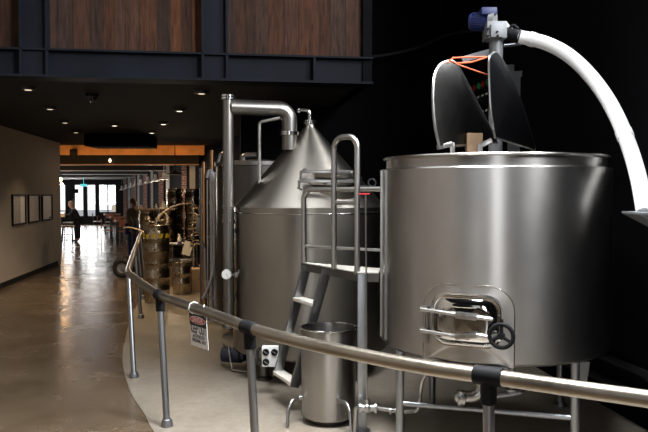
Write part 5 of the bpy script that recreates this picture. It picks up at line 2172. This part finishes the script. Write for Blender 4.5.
# tan hose arching over the kegs
hz0 = KB.z + 2 * KH
bm = BM()
P = [at(156, 232, 11.2), at(155.5, 226, 11.3), at(158, 219, 11.4), at(163, 213, 11.6), at(170, 208, 11.8), at(178, 205, 12.0), at(186, 203.8, 12.2), at(193, 204.5, 12.4), at(198, 207.5, 12.6), at(199.5, 213, 12.7)]
tube(bm, catmull(P, 5), 0.014, 10)
tag(obj('beer_hose', bm, M_TANHOSE, None, P[0]), 'thin tan hose arching from the front kegs to the filling unit', 'hose')
bm = BM()
P = [at(160, 232, 11.15), at(165, 227, 11.2), at(167.5, 220, 11.25), at(166, 214, 11.3), at(162.5, 213, 11.3), at(158.5, 217, 11.25), at(156.5, 223, 11.2), at(157.5, 231, 11.1)]
tube(bm, catmull(P, 5), 0.011, 8)
tag(obj('hose_loop', bm, M_TANHOSE, None, P[0]), 'small loop of tan hose standing up on the taped keg', 'hose')
bm = BM()
P = [at(151, 232.5, 11.1), at(146, 233, 11.6), at(138, 229.5, 12.4), at(130, 227.5, 13.2), at(124, 228, 13.8)]
tube(bm, catmull(P, 5), 0.012, 8)
tag(obj('slack_line', bm, M_TANHOSE, None, P[0]), 'thin tan line stretched from the taped keg past the railing end', 'line')
# coupler on top of the upper keg
bm = BM()
c = KB + V((0.0, 0.0, 2 * KH - 0.03))
lathe(bm, [(0.04, 0), (0.04, 0.05), (0.025, 0.06), (0.02, 0.13)], 16, Matrix.Translation(c))
tube(bm, [c + V((0, 0, 0.09)), c + V((0.13, -0.03, 0.10))], 0.013, 8)
tube(bm, [c + V((0, 0, 0.06)), c + V((-0.12, -0.06, 0.09))], 0.013, 8)
tag(obj('keg_coupler', bm, M_KEG, None, c), 'steel tap coupler fixed on the taped upper keg', 'coupler')

# ------------------------------------------------------------------ added rear window lamps (behind the camera) and light
def area(name, loc, aim, sx, sy, power, col=(1, 1, 1), spread=PI):
    l = bpy.data.lights.new(name, 'AREA')
    l.shape = 'RECTANGLE'
    l.size = sx
    l.size_y = sy
    l.energy = power
    l.color = col
    l.spread = spread
    o = bpy.data.objects.new(name, l)
    COL.objects.link(o)
    o.location = loc
    o.rotation_euler = (V(aim)).to_track_quat('-Z', 'Y').to_euler()
    return o


def point(name, loc, power, col, r=0.05):
    l = bpy.data.lights.new(name, 'POINT')
    l.energy = power
    l.color = col
    l.shadow_soft_size = r
    o = bpy.data.objects.new(name, l)
    COL.objects.link(o)
    o.location = loc
    return o


for p in PEND:
    point('pendant_light', p, 14, (1.0, 0.86, 0.68))
point('pendant_light', at(175, 174.5, 17.6) - V((0, 0, 0.06)), 30, (1.0, 0.76, 0.5))
RT = Matrix((RD, RN, V((0, 0, 1)))).transposed().to_4x4()
RT.translation = RA


def rearfill(n, s, w, z0, z1, power, col):  # added unseen window: frame on the solid wall over an area lamp
    bm = BM()
    f = 0.06
    for lo, hi in (((s - w / 2 - f, 0, z0 - f), (s - w / 2, 0.1, z1 + f)), ((s + w / 2, 0, z0 - f), (s + w / 2 + f, 0.1, z1 + f)),
                   ((s - w / 2, 0, z0 - f), (s + w / 2, 0.1, z0)), ((s - w / 2, 0, z1), (s + w / 2, 0.1, z1 + f)),
                   ((s - 0.02, 0.02, z0), (s + 0.02, 0.08, z1))):
        box(bm, lo, hi, RT)
    struct('window_%d' % n, bm, M_BLACK)
    c = RT @ V((s, 0.015, (z0 + z1) / 2))
    area('unseen_daylight', c, RN, w, z1 - z0, power, col)


DAY = (0.93, 0.96, 1.0)
rearfill(11, 2.9, 1.9, 0.9, 3.6, 12, DAY)
rearfill(12, 5.9, 1.9, 0.9, 3.6, 140, DAY)
# added skylights, out of view: area lamps for the cone and deck
for n, c, sx_, sy_, pw, spr in ((13, V((-1.8, 5.3, HZ)), 2.3, 2.0, 34, 1.9), (16, V((0.45, 3.7, HZ)), 1.8, 1.8, 210, 1.35)):
    bm = BM()
    hx_, hy_ = sx_ / 2 + 0.05, sy_ / 2 + 0.05
    for lo, hi in (((-hx_ - 0.06, -hy_ - 0.06, -0.12), (-hx_, hy_ + 0.06, 0)), ((hx_, -hy_ - 0.06, -0.12), (hx_ + 0.06, hy_ + 0.06, 0)), ((-hx_, -hy_ - 0.06, -0.12), (hx_, -hy_, 0)), ((-hx_, hy_, -0.12), (hx_, hy_ + 0.06, 0)), ((-0.02, -hy_, -0.1), (0.02, hy_, -0.03))):
        box(bm, lo, hi, Matrix.Translation(c))
    struct('window_%d' % n, bm, M_BLACK)
    area('unseen_daylight', c - V((0, 0, 0.02)), V((0, 0, -1)), sx_, sy_, pw, DAY, spr)
# high right-wall windows, out of view: key light, one added for the kettle
for n, wy, wz, pw in ((14, 2.6, 4.35, 900), (17, 5.5, 4.4, 230)):
    WT_ = Matrix.Translation((rx(wy), wy, wz)) @ Matrix.Rotation(math.atan2(1, SL), 4, 'Z')
    bm = BM()
    for lo, hi in (((-0.9, 0, -0.86), (-0.84, 0.1, 0.86)), ((0.84, 0, -0.86), (0.9, 0.1, 0.86)), ((-0.84, 0, -0.86), (0.84, 0.1, -0.8)), ((-0.84, 0, 0.8), (0.84, 0.1, 0.86)), ((-0.02, 0.02, -0.8), (0.02, 0.08, 0.8))):
        box(bm, lo, hi, WT_)
    struct('window_%d' % n, bm, M_BLACK)
    area('unseen_daylight', WT_ @ V((0, 0.015, 0)), V((-1, SL, 0)), 1.6, 1.5, pw, DAY)

# warm light in the hall
area('bulkhead_strip', at(112, 158, 17.7), V((0, 1, 0.25)), 6.5, 0.05, 16, (1.0, 0.5, 0.16))
for px, py, lab_, k in dl:
    if True:
        p = onz(px, py, CZ)
        l = bpy.data.lights.new('downlight_beam', 'SPOT')
        l.energy = 110 if k == 2 else 40
        l.color = (1.0, 0.74, 0.46)
        l.spot_size = 1.9
        l.spot_blend = 0.6
        l.shadow_soft_size = 0.04
        o = bpy.data.objects.new('downlight_beam', l)
        COL.objects.link(o)
        o.location = (p.x, p.y, CZ - 0.06)
for Y in (20, 25):
    point('bar_glow', (at(60, 180, Y).x - 0.4, Y, 2.3), 25, (1.0, 0.6, 0.25))
bm = BM()
HW = Matrix.Translation((-16.05, 24.5, 1.7)) @ Matrix.Rotation(0.055, 4, 'Z')  # added hall window, out of view, to brighten the piers
for lo, hi in (((0, -3.06, -0.96), (0.1, -3.0, 0.96)), ((0, 3.0, -0.96), (0.1, 3.06, 0.96)), ((0, -3, -0.96), (0.1, 3, -0.9)), ((0, -3, 0.9), (0.1, 3, 0.96)), ((0.02, -0.02, -0.9), (0.08, 0.02, 0.9))):
    box(bm, lo, hi, HW)
struct('window_15', bm, M_BLACK)
area('unseen_daylight', HW @ V((0.015, 0, 0)), V((1, 0.05, 0)), 6.0, 1.8, 420, DAY)
# daylight reaching in from the street windows
area('street_daylight', V((-14.0, YF - 0.15, 1.5)), V((0.25, -1, -0.1)), 4.2, 1.7, 420, (1.0, 0.99, 0.97))

w = bpy.data.worlds.new('world')
w.use_nodes = True
S.world = w
nt = w.node_tree
bg = nt.nodes['Background']
bg.inputs[0].default_value = (0.92, 0.96, 1.0, 1)
bg.inputs[1].default_value = 1.6

S.view_settings.view_transform = 'Standard'
S.view_settings.look = 'None'
S.view_settings.gamma = 1.0
S.view_settings.exposure = 0.0
S.cycles.use_denoising = True
S.cycles.max_bounces = 8
S.cycles.sample_clamp_indirect = 6
